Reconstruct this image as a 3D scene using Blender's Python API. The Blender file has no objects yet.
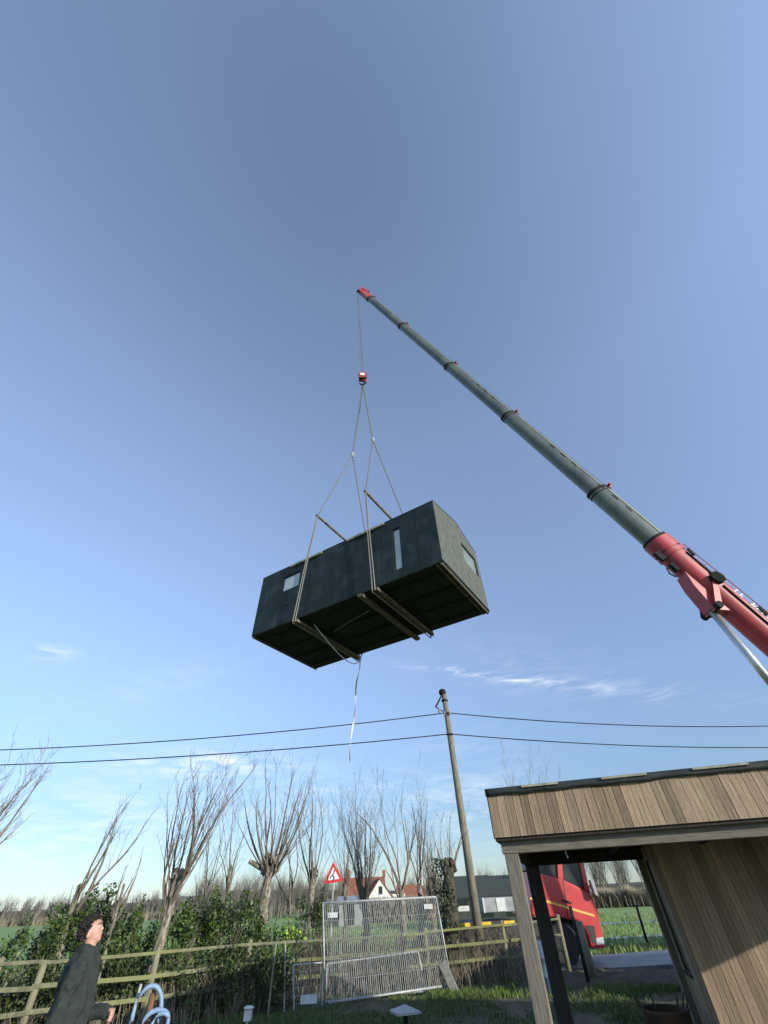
import bpy, bmesh, math, random
import numpy as np
from mathutils import Vector, Matrix
random.seed(11)
R = math.radians
S = bpy.context.scene
COL = S.collection

# ------------------------------------------------------------------ camera
F_PX, PITCH, ROLL, CAM_H = 404.0, R(43.8), R(-2.72), 1.8
fw = np.array([0, math.cos(PITCH), math.sin(PITCH)])
u0 = np.array([0, -math.sin(PITCH), math.cos(PITCH)])
r0 = np.array([1.0, 0, 0])
rt = math.cos(ROLL) * r0 + math.sin(ROLL) * u0
up = -math.sin(ROLL) * r0 + math.cos(ROLL) * u0
CP = np.array([0, 0, CAM_H])
cam_d = bpy.data.cameras.new('camera')
cam = bpy.data.objects.new('camera', cam_d)
COL.objects.link(cam)
cam_d.sensor_fit = 'VERTICAL'
cam_d.sensor_height = 36
cam_d.lens = F_PX / 1024 * 36
cam_d.clip_end = 4000
cam.matrix_world = Matrix(((rt[0], up[0], -fw[0], CP[0]), (rt[1], up[1], -fw[1], CP[1]), (rt[2], up[2], -fw[2], CP[2]), (0, 0, 0, 1)))
S.camera = cam

def ray(x, y):
    d = fw * F_PX + rt * (x - 384) + up * (512 - y)
    return d / np.linalg.norm(d)
def on_z(x, y, z=0.0):
    d = ray(x, y); return CP + d * (z - CAM_H) / d[2]
def at(x, y, D):
    d = ray(x, y); return CP + d * D / math.hypot(d[0], d[1])
def hit(x, y, o, n):
    d = ray(x, y); return CP + d * (np.dot(np.array(o) - CP, n) / np.dot(d, n))
def zc(P):
    return float(np.dot(np.array(P) - CP, fw))
def V(a): return Vector((float(a[0]), float(a[1]), float(a[2])))

# ------------------------------------------------------------------ light
SUN_EL = R(15.5)
TO_SUN = Vector((0.766, -0.642, 0)).normalized() * math.cos(SUN_EL) + Vector((0, 0, math.sin(SUN_EL)))
sl = bpy.data.lights.new('sun', 'SUN')
sl.energy = 3.3
sl.angle = R(0.5)
sl.color = (1.0, 0.93, 0.80)
so = bpy.data.objects.new('sun', sl)
COL.objects.link(so)
so.rotation_euler = (-TO_SUN).to_track_quat('-Z', 'Y').to_euler()

W = bpy.data.worlds.new('World')
S.world = W
W.use_nodes = True
wn, wl = W.node_tree.nodes, W.node_tree.links
wn.clear()
sky = wn.new('ShaderNodeTexSky')
sky.sky_type = 'NISHITA'
sky.sun_disc = False
sky.sun_elevation = SUN_EL
sky.sun_rotation = math.atan2(TO_SUN.x, TO_SUN.y)
sky.air_density = 1.0
sky.dust_density = 0.3
sky.ozone_density = 1.6
bg = wn.new('ShaderNodeBackground')
bg.inputs[1].default_value = 0.15
wo = wn.new('ShaderNodeOutputWorld')
tc = wn.new('ShaderNodeTexCoord')
def wmath(op, a, b=None):
    n = wn.new('ShaderNodeMath'); n.operation = op
    for i, q in enumerate((a, b)):
        if q is None: continue
        if isinstance(q, (int, float)): n.inputs[i].default_value = q
        else: wl.new(q, n.inputs[i])
    return n.outputs[0]
def wdot(vec):
    n = wn.new('ShaderNodeVectorMath'); n.operation = 'DOT_PRODUCT'
    wl.new(tc.outputs['Generated'], n.inputs[0]); n.inputs[1].default_value = tuple(float(c) for c in vec)
    return n.outputs['Value']
# thin cirrus: soft streaks at their own directions in the sky
mp = wn.new('ShaderNodeMapping'); mp.inputs['Scale'].default_value = (5, 5, 26)
wl.new(tc.outputs['Generated'], mp.inputs[0])
nz = wn.new('ShaderNodeTexNoise'); nz.inputs['Scale'].default_value = 3.0; nz.inputs['Detail'].default_value = 9; nz.inputs['Roughness'].default_value = .62
nz.inputs['Distortion'].default_value = .5
wl.new(mp.outputs[0], nz.inputs[0])
nr = wn.new('ShaderNodeMapRange'); nr.inputs[1].default_value = .42; nr.inputs[2].default_value = .75
wl.new(nz.outputs[0], nr.inputs[0])
streaks = None
for (x, y, lx, ly, hl, hw, k) in [(50, 652, 1, .12, 22, 6, 1.0), (485, 675, 1, .12, 66, 3.2, 1.1), (600, 688, 1, .1, 110, 8, .30), (205, 763, 1, .02, 75, 10, 1.0),
                                  (520, 668, 1, .15, 90, 30, .12), (70, 835, 1, -.1, 120, 40, .55), (300, 800, 1, -.05, 160, 26, .3), (470, 800, 1, .0, 60, 45, .35), (140, 690, 1, -.3, 110, 16, .18)]:
    c = ray(x, y); e = ray(x + lx, y + ly) - c
    e1 = e / np.linalg.norm(e); e2 = np.cross(c, e1)
    sc = zc(CP + c) / F_PX
    a = wmath('POWER', wmath('ABSOLUTE', wmath('DIVIDE', wdot(e1), hl * sc)), 2.0)
    # e1 is tangent at c
    b = wmath('POWER', wmath('ABSOLUTE', wmath('DIVIDE', wdot(e2), hw * sc)), 2.0)
    g = wmath('EXPONENT', wmath('MULTIPLY', wmath('ADD', a, b), -1.0))
    g = wmath('MULTIPLY', g, wmath('GREATER_THAN', wdot(c), 0.0))
    g = wmath('MULTIPLY', g, k)
    streaks = g if streaks is None else wmath('ADD', streaks, g)
amt = wmath('MINIMUM', wmath('MULTIPLY', streaks, nr.outputs[0]), .85)
hs = wn.new('ShaderNodeHueSaturation'); hs.inputs['Saturation'].default_value = .80; hs.inputs['Hue'].default_value = .5
wl.new(sky.outputs[0], hs.inputs['Color'])
mx = wn.new('ShaderNodeMix'); mx.data_type = 'RGBA'
sx = wn.new('ShaderNodeSeparateXYZ'); wl.new(tc.outputs['Generated'], sx.inputs[0])
cr = wn.new('ShaderNodeValToRGB'); els = cr.color_ramp.elements
els[0].position = 0.0; els[0].color = (.43, .53, .70, 1); els[1].position = 1.0; els[1].color = (1.02, 1.10, 1.17, 1)
for p_, c_ in ((.12, (.46, .56, .72)), (.32, (.76, .84, 1.02)), (.52, (1.00, 1.06, 1.22)), (.79, (1.22, 1.28, 1.42)), (.95, (1.15, 1.22, 1.32))):
    e = els.new(p_); e.color = (*c_, 1)
wl.new(sx.outputs[2], cr.inputs[0])
tint = wn.new('ShaderNodeMix'); tint.data_type = 'RGBA'; tint.blend_type = 'MULTIPLY'; tint.inputs[0].default_value = 1
wl.new(hs.outputs[0], tint.inputs[6]); wl.new(cr.outputs[0], tint.inputs[7])
wl.new(amt, mx.inputs[0]); wl.new(tint.outputs[2], mx.inputs[6]); mx.inputs[7].default_value = (4.6, 4.9, 5.2, 1)
wl.new(mx.outputs[2], bg.inputs[0]); wl.new(bg.outputs[0], wo.inputs[0])

S.view_settings.view_transform = 'Standard'
S.view_settings.look = 'None'
S.view_settings.gamma = 1
S.view_settings.exposure = 0.62
S.render.engine = 'CYCLES'
S.render.resolution_x, S.render.resolution_y = 768, 1024

# ------------------------------------------------------------------ materials
def material(name, c1, c2=None, rough=.8, scale=6, stretch=(1, 1, 1), bump=0, metal=0, tone=False, spec=.5, detail=6, contrast=(.35, .65), world=False, c3=None, scale3=1.0, trans=0):
    m = bpy.data.materials.new(name); m.use_nodes = True
    n, l = m.node_tree.nodes, m.node_tree.links
    p = n['Principled BSDF']
    p.inputs['Roughness'].default_value = rough
    p.inputs['Metallic'].default_value = metal
    p.inputs['Specular IOR Level'].default_value = spec
    t = n.new('ShaderNodeTexCoord')
    src = t.outputs['Object']
    if world:
        gm = n.new('ShaderNodeNewGeometry'); src = gm.outputs['Position']
    mpn = n.new('ShaderNodeMapping'); mpn.inputs['Scale'].default_value = stretch
    l.new(src, mpn.inputs[0])
    q = n.new('ShaderNodeTexNoise'); q.inputs['Scale'].default_value = scale; q.inputs['Detail'].default_value = detail; q.inputs['Roughness'].default_value = .6
    l.new(mpn.outputs[0], q.inputs[0])
    mr = n.new('ShaderNodeMapRange'); mr.inputs[1].default_value = contrast[0]; mr.inputs[2].default_value = contrast[1]
    l.new(q.outputs[0], mr.inputs[0])
    mix = n.new('ShaderNodeMix'); mix.data_type = 'RGBA'
    mix.inputs[6].default_value = (*c1, 1); mix.inputs[7].default_value = (*(c2 or c1), 1)
    l.new(mr.outputs[0], mix.inputs[0])
    out = mix.outputs[2]
    if c3:
        q3 = n.new('ShaderNodeTexNoise'); q3.inputs['Scale'].default_value = scale3; q3.inputs['Detail'].default_value = 5
        l.new(src, q3.inputs[0])
        m3 = n.new('ShaderNodeMapRange'); m3.inputs[1].default_value = .48; m3.inputs[2].default_value = .66
        l.new(q3.outputs[0], m3.inputs[0])
        x3 = n.new('ShaderNodeMix'); x3.data_type = 'RGBA'
        l.new(m3.outputs[0], x3.inputs[0]); l.new(out, x3.inputs[6]); x3.inputs[7].default_value = (*c3, 1)
        out = x3.outputs[2]
    if tone:
        a = n.new('ShaderNodeAttribute'); a.attribute_name = 'tone'
        mul = n.new('ShaderNodeMix'); mul.data_type = 'RGBA'; mul.blend_type = 'MULTIPLY'; mul.inputs[0].default_value = 1
        l.new(out, mul.inputs[6]); l.new(a.outputs['Color'], mul.inputs[7]); out = mul.outputs[2]
    l.new(out, p.inputs['Base Color'])
    if bump:
        bn = n.new('ShaderNodeBump'); bn.inputs['Strength'].default_value = bump; bn.inputs['Distance'].default_value = .02
        l.new(q.outputs[0], bn.inputs['Height']); l.new(bn.outputs[0], p.inputs['Normal'])
    if trans:
        p.inputs['Transmission Weight'].default_value = trans
    return m

M = {}
M['cedar'] = material('cedar', (.43, .315, .205), (.22, .158, .102), .75, 14, (9, 9, .35), .7, tone=True, contrast=(.25, .75), detail=12)
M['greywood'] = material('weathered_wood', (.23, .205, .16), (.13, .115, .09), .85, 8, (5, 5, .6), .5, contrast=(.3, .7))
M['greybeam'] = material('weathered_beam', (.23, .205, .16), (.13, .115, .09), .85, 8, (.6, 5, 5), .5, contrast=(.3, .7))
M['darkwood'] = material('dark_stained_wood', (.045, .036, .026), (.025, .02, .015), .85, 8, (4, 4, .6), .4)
M['membrane'] = material('roof_membrane', (.014, .02, .018), (.03, .038, .034), .65, 5, bump=.6)
M['batten'] = material('pale_batten', (.42, .40, .30), (.25, .24, .18), .8, 12, bump=.3)
M['wrap'] = material('black_wrap', (.005, .013, .013), (.013, .025, .025), .62, 2.2, (2.2, 2.2, .5), .9, spec=.4, detail=13, contrast=(.32, .70), c3=(.028, .042, .042), scale3=1.5)
M['underside'] = material('module_underside', (.006, .011, .008), (.022, .032, .024), .9, 1.6, bump=.5, detail=12, contrast=(.4, .68))
M['oldtimber'] = material('old_timber', (.19, .175, .13), (.08, .075, .058), .85, 12, bump=.3)
M['glass'] = material('window_pane', (.55, .60, .62), (.42, .48, .50), .12, 2, spec=.8)
M['frame'] = material('window_frame', (.012, .016, .016), None, .5)
M['boomgrey'] = material('crane_grey', (.060, .074, .058), (.105, .12, .098), .30, 2.2, (1, 1, 1), .1, spec=.8, detail=12, contrast=(.3, .7), c3=(.05, .06, .052), scale3=.9)
M['boomhighlight'] = material('crane_highlight', (.30, .32, .27), (.20, .22, .19), .4, 3, detail=10)  # pale tone for the sunlit streak painted on the grey boom
M['boomred'] = material('crane_red', (.46, .045, .055), (.34, .034, .042), .42, 2.5, bump=.08, spec=.45, detail=12, contrast=(.35, .7), c3=(.30, .06, .06), scale3=1.2)
M['steel'] = material('bright_steel', (.62, .62, .60), (.5, .5, .48), .3, 8, metal=.6)
M['darksteel'] = material('dark_steel', (.015, .017, .017), (.035, .035, .034), .8, 8, spec=.15)
M['matteblack'] = material('matte_black', (.010, .014, .012), (.02, .025, .022), .9, 6, spec=.1)
M['rope'] = material('wire_rope', (.10, .10, .095), (.17, .17, .16), .7, 60)
M['sling'] = material('webbing_sling', (.30, .29, .27), (.17, .15, .14), .8, 20, (1, 1, 3))
M['whitetape'] = material('pale_ribbon', (.62, .64, .62), (.5, .5, .5), .8, 20)
M['whitemark'] = material('white_marking', (.75, .75, .72), None, .6)
M['pole'] = material('creosote_pole', (.25, .235, .17), (.12, .11, .085), .85, 7, (5, 5, .5), .5)
M['cable'] = material('cable_sheath', (.02, .02, .02), None, .5)
M['porcelain'] = material('insulator', (.35, .33, .28), None, .3)
M['rail'] = material('algae_rail', (.20, .20, .12), (.10, .10, .065), .9, 9, (1, 1, 1), .7, c3=(.20, .215, .075), scale3=.35, detail=10)
M['post'] = material('algae_post', (.24, .24, .15), (.15, .14, .09), .9, 7, (3, 3, .6), .5)
M['galv'] = material('galvanised_steel', (.48, .50, .49), (.30, .32, .32), .5, 20, metal=.2)
M['concrete'] = material('concrete', (.24, .24, .22), (.14, .14, .13), .9, 14, bump=.4)
M['plate'] = material('white_plate', (.66, .68, .66), (.5, .52, .5), .6, 9)
M['yellow'] = material('yellow_tape', (.80, .52, .03), None, .5)
M['orange'] = material('orange_stripe', (.85, .42, .10), None, .45)
M['truckred'] = material('truck_red', (.56, .050, .05), (.46, .04, .042), .3, 2, spec=.6)
M['truckglass'] = material('truck_glass', (.012, .022, .02), (.03, .045, .04), .25, 3, spec=.35)
M['tyre'] = material('tyre_rubber', (.018, .018, .018), (.035, .035, .03), .9, 8)
M['chassis'] = material('truck_chassis', (.022, .025, .024), (.045, .045, .04), .7, 6, bump=.3)
M['greybox'] = material('grey_cabinet', (.22, .24, .25), (.32, .34, .34), .5, 5)
M['bark'] = material('willow_bark', (.34, .31, .25), (.085, .075, .058), .95, 7, (3, 3, .8), 1.0, c3=(.12, .125, .065), scale3=2.5, contrast=(.42, .58))
M['darkbark'] = material('ivied_bark', (.085, .07, .05), (.045, .04, .028), .95, 9, (3, 3, .8), 1.0)
M['twig'] = material('bare_twigs', (.20, .17, .13), (.09, .076, .06), .9, 3)
M['redtwig'] = material('reddish_twigs', (.23, .18, .145), (.11, .088, .072), .9, 3)
M['paletwig'] = material('pale_twigs', (.22, .18, .12), (.13, .11, .08), .9, 3)
M['leaf'] = material('laurel_leaf', (.030, .066, .017), (.062, .11, .028), .5, 5, tone=True, spec=.5)
M['ivy'] = material('ivy_leaf', (.035, .06, .02), (.055, .085, .03), .5, 5, tone=True, spec=.4)
M['brightleaf'] = material('bright_leaf', (.22, .36, .04), (.14, .26, .03), .5, 5, tone=True)
M['grassblade'] = material('grass_blades', (.055, .105, .026), (.09, .14, .036), .6, .8, tone=True, world=True)
M['fieldblade'] = material('field_blades', (.11, .20, .045), (.17, .26, .07), .7, .4, tone=True, world=True, c3=(.22, .24, .11), scale3=.25)
M['reedhedge'] = material('dry_hedge', (.42, .37, .26), (.30, .27, .19), .8, 2, tone=True)
M['drygrass'] = material('dry_stems', (.30, .26, .18), (.13, .115, .08), .8, 5, tone=True)
M['lawn'] = material('grass_ground', (.028, .036, .016), (.085, .078, .046), .95, 7, bump=1.0, world=True, detail=14, c3=(.12, .105, .065), scale3=1.1)
M['field'] = material('meadow', (.15, .27, .055), (.22, .33, .09), .95, .35, bump=.6, world=True, detail=12, c3=(.25, .28, .11), scale3=.12, stretch=(1, 4, 1))
M['reed'] = material('reed_belt', (.36, .31, .19), (.26, .22, .13), .95, .5, world=True)
M['soil'] = material('dark_soil', (.045, .038, .027), (.085, .07, .05), .95, 3, bump=1.0, world=True, detail=10)
M['road'] = material('asphalt', (.075, .08, .085), (.17, .18, .19), .5, 1.1, (1, 4, 1), bump=.3, world=True, detail=10, contrast=(.4, .62))
M['puddle'] = material('puddle_water', (.25, .27, .27), None, .35, 2)
M['wood_far'] = material('far_twigs', (.20, .185, .16), (.13, .12, .10), .95, .2)
M['wood_mass'] = material('far_wood_mass', (.085, .075, .058), (.060, .060, .040), .95, .4, bump=1.0, detail=10)
M['housewhite'] = material('white_render', (.72, .70, .66), (.6, .58, .54), .85, .8)
M['rooftile'] = material('red_tiles', (.30, .12, .07), (.15, .065, .045), .85, 3, bump=.4, detail=8)
M['barnroof'] = material('barn_roof', (.035, .045, .038), (.055, .065, .05), .8, 1.5, (1, 6, 1))
M['barnwall'] = material('barn_wall', (.03, .045, .036), (.06, .075, .058), .85, 1.5, (5, 5, 1))
M['bluehose'] = material('blue_hose', (.16, .26, .40), (.24, .36, .5), .45, 5)
M['stake'] = material('brown_stake', (.23, .12, .06), (.14, .08, .04), .85, 8)
M['tub'] = material('rusty_iron', (.050, .035, .022), (.085, .05, .03), .8, 9, bump=.4)
M['skin'] = material('skin', (.52, .31, .24), (.42, .23, .17), .6, 14, bump=.2, detail=8)
M['hair'] = material('dark_hair', (.010, .007, .006), (.024, .017, .013), .6, 60, bump=1.0)
M['coat'] = material('charcoal_coat', (.015, .021, .019), (.032, .041, .037), .9, 22, bump=.8, detail=10, contrast=(.3, .7))
M['trousers'] = material('dark_trousers', (.02, .022, .028), None, .9)
M['shoe'] = material('black_shoe', (.012, .012, .012), None, .5)
M['signred'] = material('sign_red', (.60, .03, .035), None, .4)
M['signwhite'] = material('sign_white', (.78, .78, .78), None, .4)
M['signblack'] = material('sign_black', (.015, .015, .015), None, .4)
M['redhose'] = material('red_hose', (.50, .06, .06), None, .5)
M['blueplastic'] = material('blue_plastic', (.10, .19, .27), (.16, .24, .3), .5, 4)

# ------------------------------------------------------------------ mesh helpers
class MB:
    def __init__(s): s.v = []; s.f = []; s.t = []
    def add(s, vs, fs, tone=1.0):
        b = len(s.v); s.v += [tuple(map(float, p)) for p in vs]
        for f in fs: s.f.append(tuple(b + i for i in f)); s.t.append(tone)
    def box(s, lo, hi, tone=1.0, mat=None):
        x0, y0, z0 = lo; x1, y1, z1 = hi
        vs = [Vector(p) for p in ((x0,y0,z0),(x1,y0,z0),(x1,y1,z0),(x0,y1,z0),(x0,y0,z1),(x1,y0,z1),(x1,y1,z1),(x0,y1,z1))]
        if mat: vs = [mat @ p for p in vs]
        s.add(vs, [(0,3,2,1),(4,5,6,7),(0,1,5,4),(1,2,6,5),(2,3,7,6),(3,0,4,7)], tone)
    def beam(s, a, b, w, h, upv=(0,0,1), tone=1.0):
        a, b = V(a), V(b); d = (b - a); L = d.length; d.normalize()
        u = Vector(upv); sd = d.cross(u)
        if sd.length < 1e-4: sd = d.cross(Vector((1,0,0)))
        sd.normalize(); u = sd.cross(d)
        m = Matrix((( d.x, sd.x, u.x, a.x), (d.y, sd.y, u.y, a.y), (d.z, sd.z, u.z, a.z), (0,0,0,1)))
        s.box((0, -w/2, -h/2), (L, w/2, h/2), tone, m)
    def tube(s, pts, rad, n=6, tone=1.0, cap=True):
        pts = [V(p) for p in pts]
        if not hasattr(rad, '__len__'): rad = [rad] * len(pts)
        ref = Vector((.31, .17, .93)).normalized()
        vs = []; 
        for i, p in enumerate(pts):
            d = (pts[min(i+1, len(pts)-1)] - pts[max(i-1, 0)])
            if d.length < 1e-6: d = Vector((0,0,1))
            d.normalize()
            a = d.cross(ref)
            if a.length < .1: a = d.cross(Vector((1,0,0)))
            a.normalize(); b = d.cross(a)
            for k in range(n):
                th = 2*math.pi*k/n
                vs.append(p + (a*math.cos(th) + b*math.sin(th)) * rad[i])
        fs = []
        for i in range(len(pts)-1):
            for k in range(n):
                k2 = (k+1) % n
                fs.append((i*n+k, i*n+k2, (i+1)*n+k2, (i+1)*n+k))
        if cap:
            fs.append(tuple(range(n))[::-1]); fs.append(tuple((len(pts)-1)*n + k for k in range(n)))
        s.add(vs, fs, tone)
    def lathe(s, prof, n=20, c=(0,0,0), mat=None, tone=1.0):
        vs = []
        for r, z in prof:
            for k in range(n):
                th = 2*math.pi*k/n; p = Vector((r*math.cos(th), r*math.sin(th), z))
                if mat: p = mat @ p
                vs.append(p + Vector(c))
        fs = [(i*n+k, i*n+(k+1)%n, (i+1)*n+(k+1)%n, (i+1)*n+k) for i in range(len(prof)-1) for k in range(n)]
        fs.append(tuple(range(n))[::-1]); fs.append(tuple((len(prof)-1)*n+k for k in range(n)))
        s.add(vs, fs, tone)
    def prism(s, poly, d, tone=1.0):
        # poly: list of 3D points (planar), extruded by vector d
        n = len(poly); a = [V(p) for p in poly]; b = [p + V(d) for p in a]
        s.add(a + b, [tuple(range(n))[::-1], tuple(range(n, 2*n))] + [(i, (i+1)%n, n+(i+1)%n, n+i) for i in range(n)], tone)
    def ball(s, c, r, n=8, tone=1.0, jit=0):
        vs = []; m = n//2
        for i in range(m+1):
            ph = math.pi*i/m
            for k in range(n):
                th = 2*math.pi*k/n; q = 1 + random.uniform(-jit, jit)
                rr = r if hasattr(r, '__len__') else (r, r, r)
                vs.append((c[0]+rr[0]*q*math.sin(ph)*math.cos(th), c[1]+rr[1]*q*math.sin(ph)*math.sin(th), c[2]+rr[2]*q*math.cos(ph)))
        s.add(vs, [(i*n+k, (i+1)*n+k, (i+1)*n+(k+1)%n, i*n+(k+1)%n) for i in range(m) for k in range(n)], tone)
    def build(s, name, mat, parent=None, smooth=False, bevel=0, loc=None):
        me = bpy.data.meshes.new(name)
        me.from_pydata(s.v, [], s.f)
        bm = bmesh.new(); bm.from_mesh(me)
        bmesh.ops.recalc_face_normals(bm, faces=bm.faces) if len(s.f) < 20000 else None
        bm.to_mesh(me); bm.free()
        if any(t != 1.0 for t in s.t) or 'tone' in mat.name or True:
            at_ = me.attributes.new('tone', 'FLOAT_COLOR', 'FACE')
            arr = np.ones((len(s.t), 4), dtype=np.float32)
            tt = [t if hasattr(t, '__len__') else (t, t, t) for t in s.t]
            if len(tt) == len(me.polygons):
                arr[:, :3] = np.array(tt, dtype=np.float32)
                at_.data.foreach_set('color', arr.ravel())
        me.materials.append(mat)
        if smooth:
            me.shade_smooth()
        o = bpy.data.objects.new(name, me); COL.objects.link(o)
        if parent is not None: o.parent = parent
        if loc is not None: o.location = loc
        if bevel:
            b = o.modifiers.new('bevel', 'BEVEL'); b.width = bevel; b.segments = 2; b.limit_method = 'ANGLE'
        return o

def tag(o, label=None, cat=None, group=None, kind=None):
    if label: o['label'] = label
    if cat: o['category'] = cat
    if group: o['group'] = group
    if kind: o['kind'] = kind
    return o
def thing(name, label, cat, loc=(0,0,0), rz=0, group=None):
    o = bpy.data.objects.new(name, None); COL.objects.link(o)
    o.empty_display_size = .2
    o.location = V(loc); o.rotation_euler = (0, 0, rz)
    return tag(o, label, cat, group)

# ------------------------------------------------------------------ setting
def grid_sheet(name, x0, x1, y0, y1, nx, ny, zf, mat, kind='structure'):
    m = MB(); vs = []
    for j in range(ny+1):
        for i in range(nx+1):
            x = x0 + (x1-x0)*i/nx; y = y0 + (y1-y0)*j/ny
            vs.append((x, y, zf(x, y)))
    fs = [(j*(nx+1)+i, j*(nx+1)+i+1, (j+1)*(nx+1)+i+1, (j+1)*(nx+1)+i) for j in range(ny) for i in range(nx)]
    m.add(vs, fs)
    return tag(m.build(name, mat, smooth=True), kind=kind)
from mathutils import noise as mn
def h_lawn(x, y): return .05*mn.noise(Vector((x*.5, y*.5, 0))) + .02*mn.noise(Vector((x*2, y*2, 3)))
grid_sheet('ground', -3000, 3000, -3000, 3000, 2, 2, lambda x, y: -.12, M['field'])
grid_sheet('lawn', -16, 22, -6, 24, 150, 120, lambda x, y: (0.0 + h_lawn(x, y)) if (-15.9 < x < 21.9 and -5.9 < y < 23.9) else -.16, M['lawn'])
# field track seen through the porch and the wet patches on the field
trk = MB(); a = on_z(596, 968); b = on_z(720, 962); c = on_z(720, 950); d = on_z(600, 957)
tz = .07
trk_pts = [tuple(on_z(x, y, tz)[:2]) for x, y in ((560, 969), (612, 967.5), (660, 965), (760, 959), (760, 944), (660, 950), (612, 954), (560, 957))]
print('track', [tuple(round(float(c), 1) for c in p) for p in trk_pts])
for q_ in ((0,1,6,7),(1,2,5,6),(2,3,4,5)): trk.prism([(trk_pts[k][0], trk_pts[k][1], tz) for k in q_], (0, 0, -.3))
tag(trk.build('track', M['road']), kind='structure')
def strip(name, x0, x1, y0, y1, z, mat, wob=.6, n=30):
    m = MB(); vs = []
    for i in range(n+1):
        x = x0 + (x1-x0)*i/n
        vs += [(x, y0 + wob*mn.noise(Vector((x*.3, 1, 0))), z), (x, y1 + wob*mn.noise(Vector((x*.3, 7, 0))), z)]
    m.add(vs, [(2*i, 2*i+2, 2*i+3, 2*i+1) for i in range(n)])
    return tag(m.build(name, mat), kind='structure')
strip('water', 14, 27, 44, 47, -.108, M['puddle'], 1.5)
strip('water', 11, 20, 31.5, 32.8, -.108, M['puddle'], .8)
# ploughed soil edge between the porch and the track
sm = MB(); vs = []; nx, ny = 60, 16
for j in range(ny+1):
    for i in range(nx+1):
        x = 2.6 + 12*i/nx; y = 15.4 + 3.6*j/ny - .22*(x-6)
        e = math.sin(math.pi*j/ny)**.7 * min(1, i/6)
        vs.append((x, y, -.05 + e*(.12 + .16*abs(mn.noise(Vector((x*1.6, y*1.6, 2)))) + .1*abs(mn.noise(Vector((x*5, y*5, 2)))))))
sm.add(vs, [(j*(nx+1)+i, j*(nx+1)+i+1, (j+1)*(nx+1)+i+1, (j+1)*(nx+1)+i) for j in range(ny) for i in range(nx)])
tag(sm.build('soil', M['soil']), kind='structure')
# reeds along the far edge of the meadow
rd = MB()
for i in range(5200):
    if random.random() < .65: x = random.uniform(-190, -30); y = 160 + random.uniform(-6, 6) - .1*x
    else: x = random.uniform(30, 90); y = 112 + random.uniform(-3, 3)
    h = random.uniform(.8, 2.0)*(1 if x < 0 else .8); wdt = random.uniform(.2, .5); q = random.uniform(-.3, .3)
    rd.add([(x-wdt, y, -.12), (x+wdt, y+random.uniform(-.2, .2), -.12), (x+q, y, h)], [(0,1,2)], random.uniform(.7, 1.2))
tag(rd.build('reeds', M['drygrass']), kind='stuff')

# ------------------------------------------------------------------ grass blades
def blades(name, n, region, mat, hh=(.05, .14), w=.012, tone=(.6, 1.3)):
    m = MB(); k = 0
    while k < n:
        x, y, hs_ = region()
        z = (h_lawn(x, y) if (-15.5 < x < 21.5 and y < 23.6) else -.12) - .01
        h = random.uniform(*hh)*hs_; th = random.uniform(0, 6.28); l = random.uniform(0, .5)*h
        dx, dy = math.cos(th)*w, math.sin(th)*w; ox, oy = math.cos(th+1.5+random.uniform(-1,1))*l, math.sin(th+1.5)*l
        m.add([(x-dx, y-dy, z), (x+dx, y+dy, z), (x+dx*.6+ox*.4, y+dy*.6+oy*.4, z+h*.6), (x+ox, y+oy, z+h)], [(0,1,2),(0,2,3)], (random.uniform(*tone)*random.uniform(.85, 1.25), random.uniform(*tone), random.uniform(.6, 1)))
        k += 1
    return tag(m.build(name, mat), kind='stuff')
def reg_field():
    D = 20 + 45*random.random()**1.5; x = random.uniform(-16, 30)*D/30; y = D
    if x > 2 and 17.5 < y < 22.5: y += 5
    return x, y, .7 + max(0, mn.noise(Vector((x*.3, y*.3, 2))))*1.5
def h_any(x, y): return h_lawn(x, y) if (-15 < x < 21 and y < 23.5) else -.12
blades('grass', 42000, reg_field, M['fieldblade'], (.10, .26), .028)
def reg_main():
    while True:
        x = random.uniform(-9, 11); y = 11.6 + (random.random()**1.3)*7.5
        c = mn.noise(Vector((x*.55, y*.55, 5))) + .5*mn.noise(Vector((x*1.9, y*1.9, 7)))
        if c > random.uniform(-.35, .15) - (.25 if x < -1 else 0) + (.2 if x > 3 else 0): return x, y, .55 + .9*max(0, c)
blades('grass', 38000, reg_main, M['grassblade'])
def reg_tuft():
    while True:
        x = random.uniform(.6, 7.5); y = 15.75 + random.gauss(0, .35) - .12*x
        if mn.noise(Vector((x*1.3, y*1.3, 9))) > -.05: return x, y, .8
blades('grass', 4200, reg_tuft, M['grassblade'], (.08, .22), .010, (.9, 1.6))

# ------------------------------------------------------------------ shed (timber porch)
SA = R(-17)
shed = thing('timber_shed', 'flat roofed timber shed with open porch, vertical cedar boards and black roofing felt, right foreground', 'shed', (1.5245, 6.832, 0), SA)
S_END, DEP = 5.94, 3.6
def boards(name, s0, s1, z0, z1, y, th, face, parent, mat='cedar', wav=0, wid=.116, gaps=.006):
    """vertical boards along x (face='x') or along y (face='y') in the shed frame"""
    m = MB(); s = s0; 
    while s < s1 - .01:
        w = min(wid * random.uniform(.82, 1.2), s1 - s)
        t = random.choice([.70, .80, .88, .96, 1.04, 1.12, 1.28]) * random.uniform(.95, 1.05)
        tone = (t*random.uniform(.98, 1.03), t, t*random.uniform(.95, 1.03))
        off = random.uniform(0, .004); k = 3
        for q in range(2):     # each board milled with a centre groove
            th_ = random.uniform(.90, 1.08); tn_ = tuple(c*th_ for c in tone)
            a_, b_ = s + q*w/2, s + (q+1)*w/2 - (gaps if q else gaps*.45)
            if face == 'x': m.box((a_, y - off - th, z0), (b_, y - off, z1), tn_)
            else: m.box((y - off - th, a_, z0), (y - off, b_, z1), tn_)
        s += w
    return m.build(name, M[mat], parent)
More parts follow.
